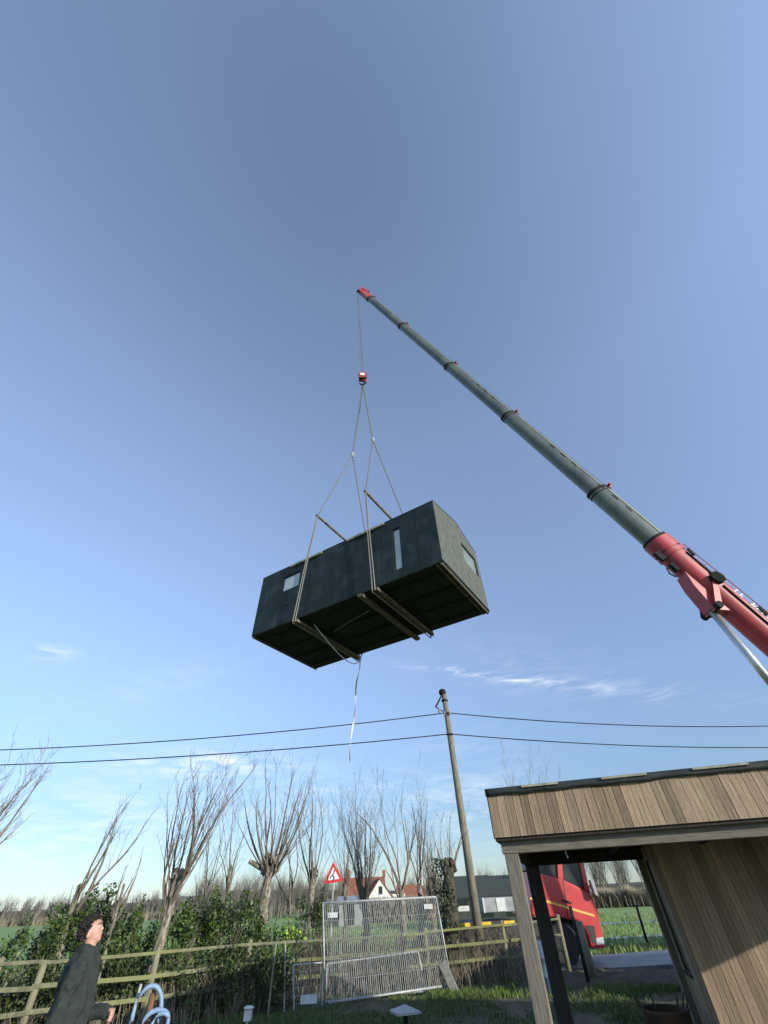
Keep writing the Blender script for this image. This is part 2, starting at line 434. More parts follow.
# roof slab
rm = MB(); rm.box((-.27, -.07, 2.80), (S_END+.05, DEP+.1, 2.862)); rf = rm.build('roof', M['membrane'], shed, bevel=.01)
fl = MB()      # wavy felt edge hanging over the fascia
n = 90; x0, x1 = -.285, S_END+.05; vs = []
for i in range(n+1):
    x = x0 + (x1-x0)*i/n
    zb = 2.79 - .03*abs(mn.noise(Vector((x*1.1, 0, 0)))) - .025*mn.noise(Vector((x*3.1, 4, 0)))
    bul = .022*mn.noise(Vector((x*2.3, 8, 0)))
    vs += [(x, -.02, 2.872), (x, -.118, 2.868), (x, -.128+bul*.5, 2.82), (x, -.124+bul, zb)]
fl.add(vs, [(4*i+k, 4*i+4+k, 4*i+5+k, 4*i+1+k) for i in range(n) for k in range(3)])
fo = fl.build('felt_edge', M['membrane'], rf, smooth=True)
so_ = fo.modifiers.new('thick', 'SOLIDIFY'); so_.thickness = .006
for xs, xe in ((.22, .70), (1.25, 1.80), (2.33, 2.95), (3.55, 4.1), (4.7, 5.2)):
    b = MB(); b.box((xs, -.150, 2.838), (xe, -.132, 2.862)); b.build('batten', M['batten'], rf, bevel=.003)
fasc = boards('fascia', -.26, S_END, 2.335, 2.80, -.075, .022, 'x', shed)
fb = MB(); fb.box((-.26, -.075, 2.30), (S_END, -.055, 2.80)); fb.box((-.26, -.055, 2.30), (-.24, DEP, 2.80)); fb.box((-.24, DEP, 2.30), (S_END, DEP+.02, 2.80)); fb.box((S_END, -.055, 2.30), (S_END+.02, DEP, 2.80)); fb.build('fascia_backing', M['darkwood'], shed)
boards('side_fascia', -.05, DEP, 2.335, 2.80, -.26, .02, 'y', shed)
boards('back_fascia', -.26, S_END, 2.335, 2.80, DEP+.045, .02, 'x', shed)
boards('side_fascia', -.05, DEP, 2.335, 2.80, S_END+.045, .02, 'y', shed)
def gbeam(name, lo, hi, mat='greybeam', bev=.006, par=None):
    m = MB(); m.box(lo, hi); return m.build(name, M[mat], par or shed, bevel=bev)
gbeam('front_beam', (-.21, 0, 2.175), (S_END, .16, 2.325))
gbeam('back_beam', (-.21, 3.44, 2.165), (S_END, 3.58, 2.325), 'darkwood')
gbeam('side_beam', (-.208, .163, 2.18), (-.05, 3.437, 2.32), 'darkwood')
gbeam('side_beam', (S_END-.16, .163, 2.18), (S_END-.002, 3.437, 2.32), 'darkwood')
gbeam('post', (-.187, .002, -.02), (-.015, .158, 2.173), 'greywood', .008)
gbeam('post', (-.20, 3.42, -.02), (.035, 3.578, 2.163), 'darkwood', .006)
gbeam('post', (S_END-.17, .002, -.02), (S_END-.004, .158, 2.173), 'greywood', .008)
ce = MB()
x = -.20
while x < S_END-.02:
    ce.box((x, .165, 2.327), (min(x+.118, S_END-.02), 3.43, 2.345), random.uniform(.8, 1.2)); x += .122
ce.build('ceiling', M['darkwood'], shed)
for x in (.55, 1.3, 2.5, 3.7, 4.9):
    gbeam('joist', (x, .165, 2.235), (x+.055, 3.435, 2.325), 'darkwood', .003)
# enclosed room at the right: front boards, return wall with a narrow window slot
boards('front_wall', 1.86, S_END-.005, -.02, 2.30, 2.0, .022, 'x', shed, wid=.118)
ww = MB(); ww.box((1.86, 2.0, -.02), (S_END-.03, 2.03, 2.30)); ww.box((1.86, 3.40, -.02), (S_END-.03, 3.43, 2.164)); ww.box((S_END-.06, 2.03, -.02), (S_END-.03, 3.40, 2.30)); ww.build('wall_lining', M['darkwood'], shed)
def side_hit(x, y, s):
    dv = np.array([math.cos(SA), math.sin(SA), 0]); nv = np.array([-dv[1], dv[0], 0]); o = np.array([1.5245, 6.832, 0])
    P = hit(x, y, o + dv*s, dv) - o
    return P @ nv, P[2]
sl_t = [side_hit(x, y, 1.76) for x, y in ((644, 866), (650, 866), (680, 965), (688.7, 975))]
print('slot', sl_t)
t0, t1 = 2.62, 3.22
boards('return_wall', 2.0, t0, -.02, 2.30, 1.86, .022, 'y', shed, wid=.118)
boards('return_wall', t1, 3.5, -.02, 2.163, 1.86, .022, 'y', shed, wid=.118)
boards('return_wall', t0, t1, -.02, .88, 1.86, .022, 'y', shed, wid=.118)
boards('return_wall', t0, t1, 2.13, 2.30, 1.86, .022, 'y', shed, wid=.118)
gbeam('corner_post', (1.745, 3.40, -.02), (1.838, 3.58, 2.163), 'greywood', .003)
wf = gbeam('window', (1.875, t0, .88), (1.90, t1, 2.13), 'frame', 0)
gbeam('sill', (1.80, t0-.03, .852), (1.874, t1+.03, .878), 'darkwood', .003, wf)
gbeam('pane', (1.868, t0+.05, .93), (1.874, t1-.05, 2.08), 'frame', 0, wf)
side = MB(); side.box((S_END+.03, 1.6, -.02), (12.0, 3.6, 2.78)); side.build('shade_block', M['darkwood'], shed, bevel=.01)  # unseen extension with cladding and roof, added to shade the ground behind
boards('shade_block_cladding', S_END+.05, 12.0, .0, 2.76, 1.598, .022, 'x', shed)
side = MB(); side.box((S_END+.06, 1.5, 2.785), (12.1, 3.7, 2.86)); side.build('shade_block_roof', M['membrane'], shed)
# hooks under the beam
hk = MB(); hk.tube([(.57, .08, 2.175), (.57, .08, 2.13), (.58, .08, 2.115), (.575, .08, 2.10)], .004, 5); hk.build('hook', M['steel'], shed)
# red hose lying on the beam behind the fascia
rh = thing('red_hose', 'thin red hose lying on the front beam of the timber shed under the fascia', 'hose', (1.5245, 6.832, 0), SA)
q = MB(); q.tube([(1.7, -.03, 2.337), (1.95, -.045, 2.338), (2.2, -.05, 2.341), (2.5, -.055, 2.338), (2.9, -.05, 2.340), (3.4, -.04, 2.338)], .011, 8); q.build('hose', M['redhose'], rh, smooth=True)

# tub behind the porch
tb_p = at(664, 1008, 9.6)
tub = thing('iron_tub', 'dark rusty iron tub with upright handles, seen through the porch of the shed', 'tub', (tb_p[0], tb_p[1], 0))
zr = tb_p[2]
q = MB(); q.lathe([(.20, .0), (.225, .02), (.30, zr-.03), (.315, zr-.02), (.315, zr), (.295, zr), (.21, .05)], 24); q.build('bowl', M['tub'], tub, smooth=True)
for k in (-1, 1):
    h = MB(); h.tube([(.29*k, -.06, zr-.02), (.34*k, -.05, zr+.10), (.35*k, 0, zr+.13), (.34*k, .05, zr+.10), (.29*k, .06, zr-.02)], .010, 6); h.build('handle', M['tub'], tub, smooth=True)
h = MB(); h.tube([(-.05, .1, zr-.2), (-.09, .12, zr+.16)], .012, 5); h.build('rod', M['tub'], tub); h = MB(); h.tube([(.12, -.1, zr-.2), (.17, -.12, zr+.12)], .012, 5); h.build('rod', M['tub'], tub)

# ------------------------------------------------------------------ module
MO = (-5.0496, 13.6344, 8.8932); MY = R(-31.05); ML, MW, MH = 7.82, 3.60, 2.555
mod = thing('prefab_module', 'black wrapped prefab cabin module hanging from the crane', 'cabin module', MO, MY)
mdx = np.array([math.cos(MY), math.sin(MY), 0]); mdy = np.array([-mdx[1], mdx[0], 0])
def mw(x, y, z): return np.array(MO) + mdx*x + mdy*y + np.array([0, 0, z])
RY, RZ = 1.95, 3.02
# walls with window openings (front y=0)
def wall_with_holes(m, x0, x1, z0, z1, holes, tf):
    xs = sorted({x0, x1, *[h[0] for h in holes], *[h[1] for h in holes]}); zs = sorted({z0, z1, *[h[2] for h in holes], *[h[3] for h in holes]})
    for i in range(len(xs)-1):
        for j in range(len(zs)-1):
            cx, cz = (xs[i]+xs[i+1])/2, (zs[j]+zs[j+1])/2
            if any(h[0] < cx < h[1] and h[2] < cz < h[3] for h in holes): continue
            m.add([tf(xs[i], zs[j]), tf(xs[i+1], zs[j]), tf(xs[i+1], zs[j+1]), tf(xs[i], zs[j+1])], [(0,1,2,3)])
    for h in holes:
        a_, b_, c_, d_ = h
        for (p, q_) in (((a_, c_), (b_, c_)), ((b_, c_), (b_, d_)), ((b_, d_), (a_, d_)), ((a_, d_), (a_, c_))):
            m.add([tf(*p), tf(*q_), tf(*q_, 1), tf(*p, 1)], [(0,1,2,3)])
fw_ = MB(); wall_with_holes(fw_, 0, ML, .06, MH, [(1.17, 2.06, 1.42, 2.1), (6.17, 6.49, .34, 2.05)], lambda x, z, k=0: (x, .1*k, z))
fw_.build('front_wall', M['wrap'], mod)
for xx in (1.0, 2.6, 4.15, 5.75, 7.1):
    q = MB(); q.box((xx, -.006, .08), (xx+.03, -.001, MH-.02)); q.build('seam', M['wrap'], mod)
bw = MB(); bw.add([(0, MW, .06), (ML, MW, .06), (ML, MW, MH+.06), (0, MW, MH+.06)], [(0,1,2,3)]); bw.build('back_wall', M['wrap'], mod)
M['wrapend'] = material('grey_felt_wrap', (.055, .064, .056), (.115, .125, .112), .85, 5, (1, 1, .6), .5, detail=12, contrast=(.3, .7))
for xe in (0, ML):
    ew = MB()
    holes = [(2.06, 3.36, 1.30, 2.14)] if xe else []
    sg = 1 if xe == 0 else -1
    wall_with_holes(ew, 0, MW, .06, MH, holes, lambda y, z, k=0, xe=xe, sg=sg: (xe + sg*.14*k, y, z))
    ew.add([(xe, 0, MH), (xe, MW, MH), (xe, MW, MH+.07), (xe, RY, RZ)], [(0,1,2,3)])
    ew.build('end_wall', M['wrapend'], mod)
ro = MB(); ro.add([(-.01, -.01, MH), (ML+.01, -.01, MH), (ML+.01, RY, RZ+.01), (-.01, RY, RZ+.01), (ML+.01, MW+.01, MH+.06), (-.01, MW+.01, MH+.06)], [(0,1,2,3), (3,2,4,5)])
rof = ro.build('roof', M['wrap'], mod); rof.modifiers.new('t', 'SOLIDIFY').thickness = .025
fl_ = MB(); fl_.box((.0, .0, 0), (ML, MW, .058))
und = fl_.build('floor', M['underside'], mod)
for xs in np.arange(.7, ML-.3, .62):
    pass
jo = MB()
for y in (.45, 1.35, 2.25, 3.15): jo.box((.12, y, -.05), (ML-.12, y+.05, -.002))
jo.build('floor_joists', M['underside'], mod)
tr = MB(); tr.box((.03, .02, -.06), (.10, MW-.02, -.002)); tr.build('edge_batten', M['oldtimber'], mod, bevel=.004)
tr = MB(); tr.box((ML-.10, .02, -.06), (ML-.03, MW-.02, -.002)); tr.box((ML-.24, .05, -.045), (ML-.16, MW-.05, -.002)); tr.build('edge_batten', M['oldtimber'], mod, bevel=.004)
for x in np.arange(.3, 3.3, .55):
    dl = MB(); dl.box((ML-.10, x, -.072), (ML-.07, x+.06, -.06)); dl.build('cleat', M['oldtimber'], mod)
gl = MB(); gl.box((ML+.001, .0, .045), (ML+.018, MW, .075)); gl.build('end_trim', M['frame'], mod)
# eave battens
for xs, xe in ((1.55, 3.1), (4.28, 5.9)):
    b = MB(); b.box((xs, -.075, MH-.14), (xe, -.035, MH-.05)); b.build('eave_batten', M['batten'], mod, bevel=.004)
def window(name, lo, hi, depth_axis, par):
    """frame ring with a recessed pane; lo, hi in module frame; depth_axis 1 = y (front), 0 = x (end)"""
    f = MB(); w = .045
    if depth_axis == 1:
        y0, y1 = .03, .09; a0, a1, z0, z1 = lo[0], hi[0], lo[2], hi[2]
        for bx in ((a0, z0, a1, z0+w), (a0, z1-w, a1, z1), (a0, z0+w, a0+w, z1-w), (a1-w, z0+w, a1, z1-w)): f.box((bx[0], y0, bx[1]), (bx[2], y1, bx[3]))
        fo_ = f.build(name, M['frame'], par); p = MB(); p.box((a0+w, .055, z0+w), (a1-w, .065, z1-w)); p.build('pane', M['glass'], fo_)
    else:
        x0, x1 = ML-.09, ML-.03; a0, a1, z0, z1 = lo[1], hi[1], lo[2], hi[2]
        for bx in ((a0, z0, a1, z0+w), (a0, z1-w, a1, z1), (a0, z0+w, a0+w, z1-w), (a1-w, z0+w, a1, z1-w)): f.box((x0, bx[0], bx[1]), (x1, bx[2], bx[3]))
        fo_ = f.build(name, M['frame'], par); p = MB(); p.box((ML-.065, a0+w, z0+w), (ML-.055, a1-w, z1-w)); p.build('pane', M['glassend'], fo_)
    return fo_
M['glassend'] = material('dusty_pane', (.22, .25, .22), (.13, .16, .14), .3, 2, spec=.6)
window('window', (1.17, 0, 1.42), (2.06, 0, 2.1), 1, mod)
window('window', (6.17, 0, .34), (6.49, 0, 2.05), 1, mod)
window('window', (0, 2.06, 1.30), (0, 3.36, 2.14), 0, mod)
vt = MB(); vt.lathe([(.075, 0), (.075, .03), (.05, .035)], 14, (1.62, -.0, .78), Matrix.Rotation(R(90), 4, 'X')); vt.build('vent', M['frame'], mod)
pp = MB(); pp.tube([(2.76, 1.33, -.09), (3.7, 1.1, -.085), (4.62, .9, -.09)], .03, 6); pp.build('pipe', M['oldtimber'], mod)
# lifting timbers under the floor, one thing each
for i, (xa, wd, lab) in enumerate([(2.2, .16, 'timber lifting beam under the left end of the hanging module'), (4.91, .18, 'wide timber lifting beam under the middle of the hanging module'), (5.52, .13, 'narrow timber lifting beam nearest the right end under the module')]):
    bt = MB(); bt.box((-wd/2, -.09, -.05), (wd/2, MW+.06, .05))
    o = bt.build('lifting_beam', M['oldtimber'], bevel=.006); o.location = V(mw(xa, 0, -.105)); o.rotation_euler = (0, 0, MY)
    tag(o, lab, 'timber beam', 'timber beams under the module')

# ------------------------------------------------------------------ crane
TIP = at(362, 292, 13.2)
PIV = np.array([15.2, 13.75, 2.9])
ax = TIP - PIV; BL = np.linalg.norm(ax); ax = ax / BL
sidev = np.cross(ax, [0, 0, 1]); sidev /= np.linalg.norm(sidev)      # horizontal
if sidev[1] > 0: sidev = -sidev                                       # towards the camera
upv_ = np.cross(sidev, ax); 
if upv_[2] < 0: upv_ = -upv_
def t_at(px):
    lo, hi = 0.0, 1.0
    for _ in range(50):
        m_ = (lo+hi)/2; P = PIV + (TIP-PIV)*m_
        x = 384 + F_PX*np.dot(P-CP, rt)/zc(P)
        if x > px: lo = m_
        else: hi = m_
    return (lo+hi)/2 * BL
crane = thing('mobile_crane', 'mobile crane with red base boom and long grey telescopic boom lifting the module', 'crane', (PIV[0], PIV[1], 0))
CO = np.array([PIV[0], PIV[1], 0])
def bpt(l, s=0, u=0): return PIV + ax*l + sidev*s + upv_*u - CO
def section(name, l0, l1, w0, h0, mat, bev=.22, par=crane):
    m = MB(); rings = []
    k = 24
    for l in (l0, l1):
        for j in range(k):
            th = 2*math.pi*(j+.5)/k; c_, s_ = math.cos(th), math.sin(th)
            p_ = .62 if s_ > 0 else 1.0          # squarer above, U shaped below
            rings.append(bpt(l, math.copysign(abs(c_)**p_, c_)*w0/2, math.copysign(abs(s_)**p_, s_)*h0/2))
    m.add(rings, [(i, (i+1) % k, k+(i+1) % k, k+i) for i in range(k)] + [tuple(range(k))[::-1], tuple(range(k, 2*k))])
    o = m.build(name, M[mat], par, smooth=True)
    es = o.modifiers.new('edges', 'EDGE_SPLIT'); es.split_angle = R(40)
    return o
joints = [656, 596, 507.5, 449, 402, 370]
ls = [t_at(x) for x in joints]
print('boom joints', [round(l, 1) for l in ls], BL)
pxw = [24, 18.5, 13.5, 10.3, 8.2]
prev = section('base_boom', -1.5, ls[0], .86, 1.02, 'boomred')
for i in range(5):
    Pm = PIV + ax*(ls[i]+ls[i+1])/2
    wreal = pxw[i]*zc(PIV + ax*(ls[i]))/F_PX
    w = [.78, .72, .66, .60, .54][i]
    k_ = wreal / (w*1.2)
    h = wreal*.98; w = wreal*.72
    print('sec', i, round(wreal, 2))
    sct = section('boom_section', ls[i]-.3, ls[i+1], w, h, 'boomgrey')
    # collar at the end of each section
    cl_ = section('collar', ls[i+1]-.12, ls[i+1]+.02, w*1.07, h*1.08, 'darksteel', par=sct); section('collar_ring', ls[i+1]-.28, ls[i+1]-.23, w*1.05, h*1.05, 'darksteel', par=sct)
    c2 = MB(); c2.beam(bpt(ls[i+1]-.13, 0, h*.58), bpt(ls[i+1]-.03, 0, h*.58), w*1.1, .09, tuple(upv_)); c2.tube([bpt(ls[i+1]-.1, w*.2, h*.56), bpt(ls[i+1]-.1, w*.2, h*.82)], .025, 5)
    c2.tube([bpt(ls[i+1]-.1, w*.2, h*.8), bpt(ls[i+1]-.1, -w*.5, h*.74)], .03, 5); c2.build('rope_guide', M['boomred'], sct)
    ep = MB(); ep.beam(bpt(ls[i], w*.485, h*.27), bpt(ls[i+1]-.3, w*.485, h*.27), w*.06, h*.085, tuple(upv_)); ep.build('highlight_strip', M['boomhighlight'], sct, bevel=.01)  # raised pale strip, a painted sun highlight along the section
    if i < 3:
        for q in range(3):
            mk = MB(); mk.beam(bpt(ls[i]+1.6+q*.8, w*.503, h*.12), bpt(ls[i]+1.95+q*.8, w*.503, h*.12), .012, .05+.02*q, tuple(upv_)); mk.build('mark', M['darksteel'], sct)
section('collar', ls[0]-.55, ls[0]+.03, .98, 1.14, 'boomred', par=prev)
section('collar', ls[0]-.80, ls[0]-.66, .96, 1.12, 'boomred', par=prev)
section('collar', ls[0]+.03, ls[0]+.16, .94, 1.02, 'darksteel', par=prev)
# head
hd = MB(); hd.beam(bpt(ls[5]-.1, 0, 0), bpt(BL+.25, 0, .05), .42, .55, tuple(upv_)); hd.beam(bpt(BL-.5, 0, .30), bpt(BL+.5, 0, .18), .5, .22, tuple(upv_))
hd.build('boom_head', M['boomred'], crane)
def disc(m, c, axis, r, th, n=20):
    c = V(c); a = V(axis).normalized(); q_ = a.to_track_quat('Z', 'Y').to_matrix().to_4x4()
    m.lathe([(r*.3, -th/2), (r, -th/2), (r*.9, 0), (r, th/2), (r*.3, th/2)], n, c, q_)
for k, (dl_, du) in enumerate(((.35, -.15), (-.25, .38))):
    s_ = MB(); disc(s_, bpt(BL+dl_, 0, du), sidev, .26, .14); s_.build('sheave', M['darksteel'], crane)
# fittings on the red boom
lA = t_at(707)
rl = MB(); disc(rl, bpt(lA, .50, .12), sidev, .24, .2); rl.build('cable_reel', M['matteblack'], crane)
hb = MB(); l_ = ls[0]
for k, (dl_, u_, ll) in enumerate(((-.9, .43, .5), (-2.2, .43, .5), (-3.8, .43, .45))):
    hb.beam(bpt(l_+dl_, .44, u_), bpt(l_+dl_-.35, .44, u_-.06), .06, .10, tuple(upv_))
hb.tube([bpt(l_-1.0, .45, .24), bpt(l_-2.6, .46, .20), bpt(lA+.3, .46, .16)], .03, 6)
hb.tube([bpt(lA-.3, .46, .10), bpt(lA-2.6, .46, .05)], .03, 6)
hb.build('boom_brackets', M['darksteel'], crane)
hr = MB()
for k in range(7): hr.tube([bpt(l_-.6-k*1.1, .30, .50), bpt(l_-.6-k*1.1, .30, .66)], .018, 5)
hr.tube([bpt(l_-.6, .30, .66), bpt(l_-7.2, .30, .66)], .018, 5); hr.build('rope_rail', M['boomred'], crane)
hg = MB(); hg.beam(bpt(l_-.45, .2, -.66), bpt(l_-.85, .2, -.66), .16, .26, tuple(upv_)); hg.beam(bpt(l_-1.1, .2, -.62), bpt(l_-1.45, .2, -.62), .2, .16, tuple(upv_))
hg.tube([bpt(l_-1.3, .2, -.7), bpt(l_-1.2, .2, -.92), bpt(l_-1.4, .2, -1.02), bpt(l_-1.6, .2, -.94), bpt(l_-1.6, .2, -.75)], .035, 6); hg.build('tow_eye', M['darksteel'], crane)
for side in (1, -1):
    br = MB(); br.prism([bpt(lA+.12, side*.44, .02), bpt(lA-.12, side*.44, .02), bpt(lA-.92, side*.44, -.80), bpt(lA-.80, side*.44, -.90), bpt(lA-.65, side*.44, -.84)], sidev*.05*side); br.build('cylinder_bracket', M['boomred'], crane)
cyA = bpt(lA-.80, 0, -.80)
kn = MB(); kn.tube([cyA - sidev*.50, cyA + sidev*.50], .13, 12); kn.build('cylinder_pin', M['darksteel'], crane)
kn = MB(); kn.prism([bpt(lA+.75, -.3, -.49), bpt(lA+.2, -.3, -.72), bpt(lA-.85, -.3, -.94), bpt(lA-1.1, -.3, -.49)], sidev*.6); kn.build('cylinder_lug', M['boomred'], crane)
cyB = np.array([PIV[0]-3.2, PIV[1]-.1, 1.9]) - CO
cyB = bpt(2.0, 0, 0)*0 + np.array([-2.3, 0, -.9+2.9])
dd = cyB - cyA
cy = MB(); cy.tube([cyA, cyA+dd*.55], .13, 16); cy.build('cylinder_rod', M['steel'], crane, smooth=True)
cy = MB(); cy.tube([cyA+dd*.52, cyB], .21, 16); cy.build('cylinder_barrel', M['boomred'], crane, smooth=True)
# lettering band (illegible white marks on the red boom)
l = l_-3.0
for w_ in (2, 5, 9, 7):
    lt = MB()
    lt.beam(bpt(l+.04, .431, .25), bpt(l-w_*.19+.05, .431, .25), .006, .014, tuple(upv_))
    for k in range(w_):
        a_ = random.choice([.10, .14, .12]); hh = .17
        lt.beam(bpt(l, .433, .34), bpt(l-a_*.35, .433, .34), .008, hh, tuple(upv_))
        if random.random() < .7: lt.beam(bpt(l-a_*.35, .433, .34+random.choice([-.07, 0, .07])), bpt(l-a_, .433, .34), .008, .035, tuple(upv_))
        l -= .19
    lt.build('lettering', M['whitemark'], crane)
    l -= .25
# superstructure and carrier
sp_ = MB(); sp_.box((-1.2, -.55, 1.7), (3.8, -.35, 3.3)); sp_.box((-1.2, .35, 1.7), (3.8, .55, 3.3)); sp_.box((-2.6, -.55, 1.5), (3.8, .55, 1.9)); sp_.lathe([(1.1, 1.2), (1.1, 1.5)], 28); sp_.build('superstructure', M['boomred'], crane, bevel=.03)
cw_ = MB(); cw_.box((2.6, -1.35, 1.55), (4.2, 1.35, 2.7)); cw_.build('counterweight', M['darksteel'], crane, bevel=.05)
cb_ = MB(); cb_.box((-2.3, -1.5, 1.5), (-.6, -.62, 3.0)); cbo = cb_.build('operator_cab', M['boomred'], crane, bevel=.06)
cb_ = MB(); cb_.box((-2.2, -1.515, 2.1), (-.75, -1.502, 2.9)); cb_.box((-2.315, -1.4, 2.1), (-2.302, -.72, 2.9)); cb_.build('cab_window', M['truckglass'], cbo)
ch_ = MB(); ch_.box((-6.5, -1.3, .75), (5.8, 1.3, 1.25)); ch_.box((-7.9, -1.3, .6), (-6.5, 1.3, 2.2)); ch_.build('carrier', M['boomred'], crane, bevel=.05)
def wheel(name, x, y, r, w, par, loc0=(0,0,0)):
    q = MB(); c = Matrix.Rotation(R(90), 4, 'X')
    q.lathe([(r*.55, -w/2), (r*.93, -w/2), (r, -w*.35), (r, w*.35), (r*.93, w/2), (r*.55, w/2)], 24, (x, y, r), c)
    o = q.build(name, M['tyre'], par)
    q = MB(); q.lathe([(r*.1, -w*.3), (r*.5, -w*.42), (r*.56, -w*.3), (r*.56, w*.3), (r*.5, w*.42), (r*.1, w*.3)], 18, (x, y, r), c)
    q.build('rim', M['greybox'], o)
    return o
for x in (-5.6, -3.9, -1.5, 1.2, 2.9, 4.6):
    for y in (-1.1, 1.1): wheel('wheel', x, y, .58, .4, crane)
for x in (-2.7, 5.2):
    for y in (-1, 1):
        q = MB(); q.beam((x, 1.2*y, .95), (x, 3.1*y, .95), .25, .25); q.tube([(x, 3.0*y, .95), (x, 3.0*y, .08)], .09, 10); q.lathe([(.3, .02), (.3, .09)], 16, (x, 3.0*y, 0)); q.build('outrigger', M['darksteel'], crane)

# hoist rope + hook block
HOOK = at(362.5, 378, 13.2)
hp = MB()
for k, (dx, dy) in enumerate(((-.12, 0), (.12, 0), (0, .12))):
    hp.tube([bpt(BL+.35, 0, -.3)+np.array([dx, dy, 0])*.8, HOOK - CO + np.array([dx, dy, .45])], .018, 5)
hp.build('hoist_rope', M['rope'], crane)
wr = MB(); wr.tube([bpt(ls[0]+.2, 0, .75), bpt(BL-.2, 0, .45)], .014, 5); wr.build('hoist_rope', M['rope'], crane)
hook = thing('hook_block', 'red hook block hanging from the crane rope above the slings', 'crane hook', HOOK)
q = MB(); 
for yy in (-.17, .13): q.box((-.26, yy, -.2), (.26, yy+.04, .5))
q.build('cheek_plates', M['boomred'], hook, bevel=.05)
q = MB(); disc(q, (0, 0, .25), (0, 1, 0), .3, .2); q.build('sheave', M['darksteel'], hook)
q = MB(); disc(q, (0, -.2, .15), (0, 1, 0), .16, .04); q.build('badge', M['whitemark'], hook)
q = MB(); q.tube([(0, 0, -.2), (0, 0, -.42), (.14, 0, -.52), (.2, 0, -.68), (.1, 0, -.84), (-.06, 0, -.86), (-.17, 0, -.74), (-.17, 0, -.62)], [.06, .06, .065, .07, .07, .06, .045, .02], 10); q.build('hook', M['darksteel'], hook, smooth=True)

# spreader bars and slings
HK = HOOK + np.array([0, 0, -.78])
NODE = [mw(2.98, 1.8, 10.4), mw(4.32, 1.8, 10.7)]
BX = [(2.75, 2.18), (5.17, 5.46)]
ZB = 4.47
sp_lab = ['spreader bar on the left above the hanging module', 'spreader bar on the right above the hanging module']
sl_lab = ['left sling set from the hook around the left part of the module', 'right sling set from the hook around the middle of the module']
for i in range(2):
    xt, xb = BX[i]
    f0, b0 = mw(xt, -.12, ZB), mw(xt, MW+.12, ZB)
    q = MB(); q.tube([f0 - mdy*.08, b0 + mdy*.08], .055, 10)
    o = q.build('spreader_bar', M['oldtimber']); tag(o, sp_lab[i], 'spreader bar', 'spreader bars above the module')
    st = thing('lifting_sling', sl_lab[i], 'sling', mw(xb, 1.8, 0), 0, 'slings holding the module')
    L0 = mw(xb, 1.8, 0)
    for w_, (e0) in (('front', f0), ('back', b0)):
        q = MB(); q.tube([NODE[i]-L0, (NODE[i]+e0)/2-L0, e0-L0], .026, 6); q.build('leg', M['rope'], st)
    q = MB(); q.tube([HK-L0, NODE[i]-L0], .028, 6); q.tube([HK-L0+mdy*.10, NODE[i]-L0+mdy*.05], .020, 5); q.build('top_chain', M['rope'], st)
    q = MB(); q.ball(NODE[i]-L0, .12, 10); q.tube([NODE[i]-L0+np.array([0, 0, -.2]), NODE[i]-L0+np.array([0, 0, .2])], .06, 8); q.build('shackle', M['steel'], st)
    q = MB()
    y_ = -.14
    for (ya, sgn) in ((-.13, -1), (MW+.13, 1)):
        for k, off in enumerate((-.02, .03)):
            top = mw(xt+off*.6, ya, ZB) - L0; mid = mw((xt+xb)/2+off*1.6, ya+sgn*.03, 2.2) - L0; bot = mw(xb+off*2, ya, -.17) - L0
            q.tube([top, mid, bot], .018 if k else .024, 5)
    q.tube([mw(xb-.06, -.13, -.175)-L0, mw(xb-.06, MW+.13, -.175)-L0], .022, 5)
    q.build('strap', M['sling'], st)
# slack rope loop under the module and hanging tag line
q = MB(); pts = []
a_ = mw(3.0, .3, -.1); 
for k in range(13):
    t = k/12; P = mw(2.55 + .45*math.sin(t*3.14), .5 + 2.9*t, -.12) + np.array([0, 0, -.95*math.sin(math.pi*t)]); pts.append(P)
q.tube(pts, .016, 5); o = q.build('slack_rope', M['whitetape'], smooth=True); tag(o, 'slack loop of pale rope hanging below the left lifting beam of the module', 'rope')
q = MB(); tp = mw(2.36, 3.5, -.2); pts = []; n = 30
bt_ = hit(349.5, 762, tp + np.array([0, 0, 0]), np.array([0, 1.0, 0])); md_ = hit(355.5, 700, tp, np.array([0, 1.0, 0]))
vs = []
for k in range(n+1):
    t = k/n
    P = tp*(1-t)*(1-t) + (2*md_ - .5*(tp+bt_))*2*t*(1-t) + bt_*t*t
    P = P + np.array([.03*math.sin(t*13), .03*math.cos(t*11), 0])
    th = t*9; w_ = .03
    vs += [P + np.array([math.cos(th)*w_, math.sin(th)*w_, 0]), P - np.array([math.cos(th)*w_, math.sin(th)*w_, 0])]
q.add(vs, [(2*k, 2*k+1, 2*k+3, 2*k+2) for k in range(n)])
o = q.build('tag_line', M['whitetape']); o.modifiers.new('t', 'SOLIDIFY').thickness = .01; tag(o, 'pale ribbon tag line dangling from the underside of the module', 'tag line')

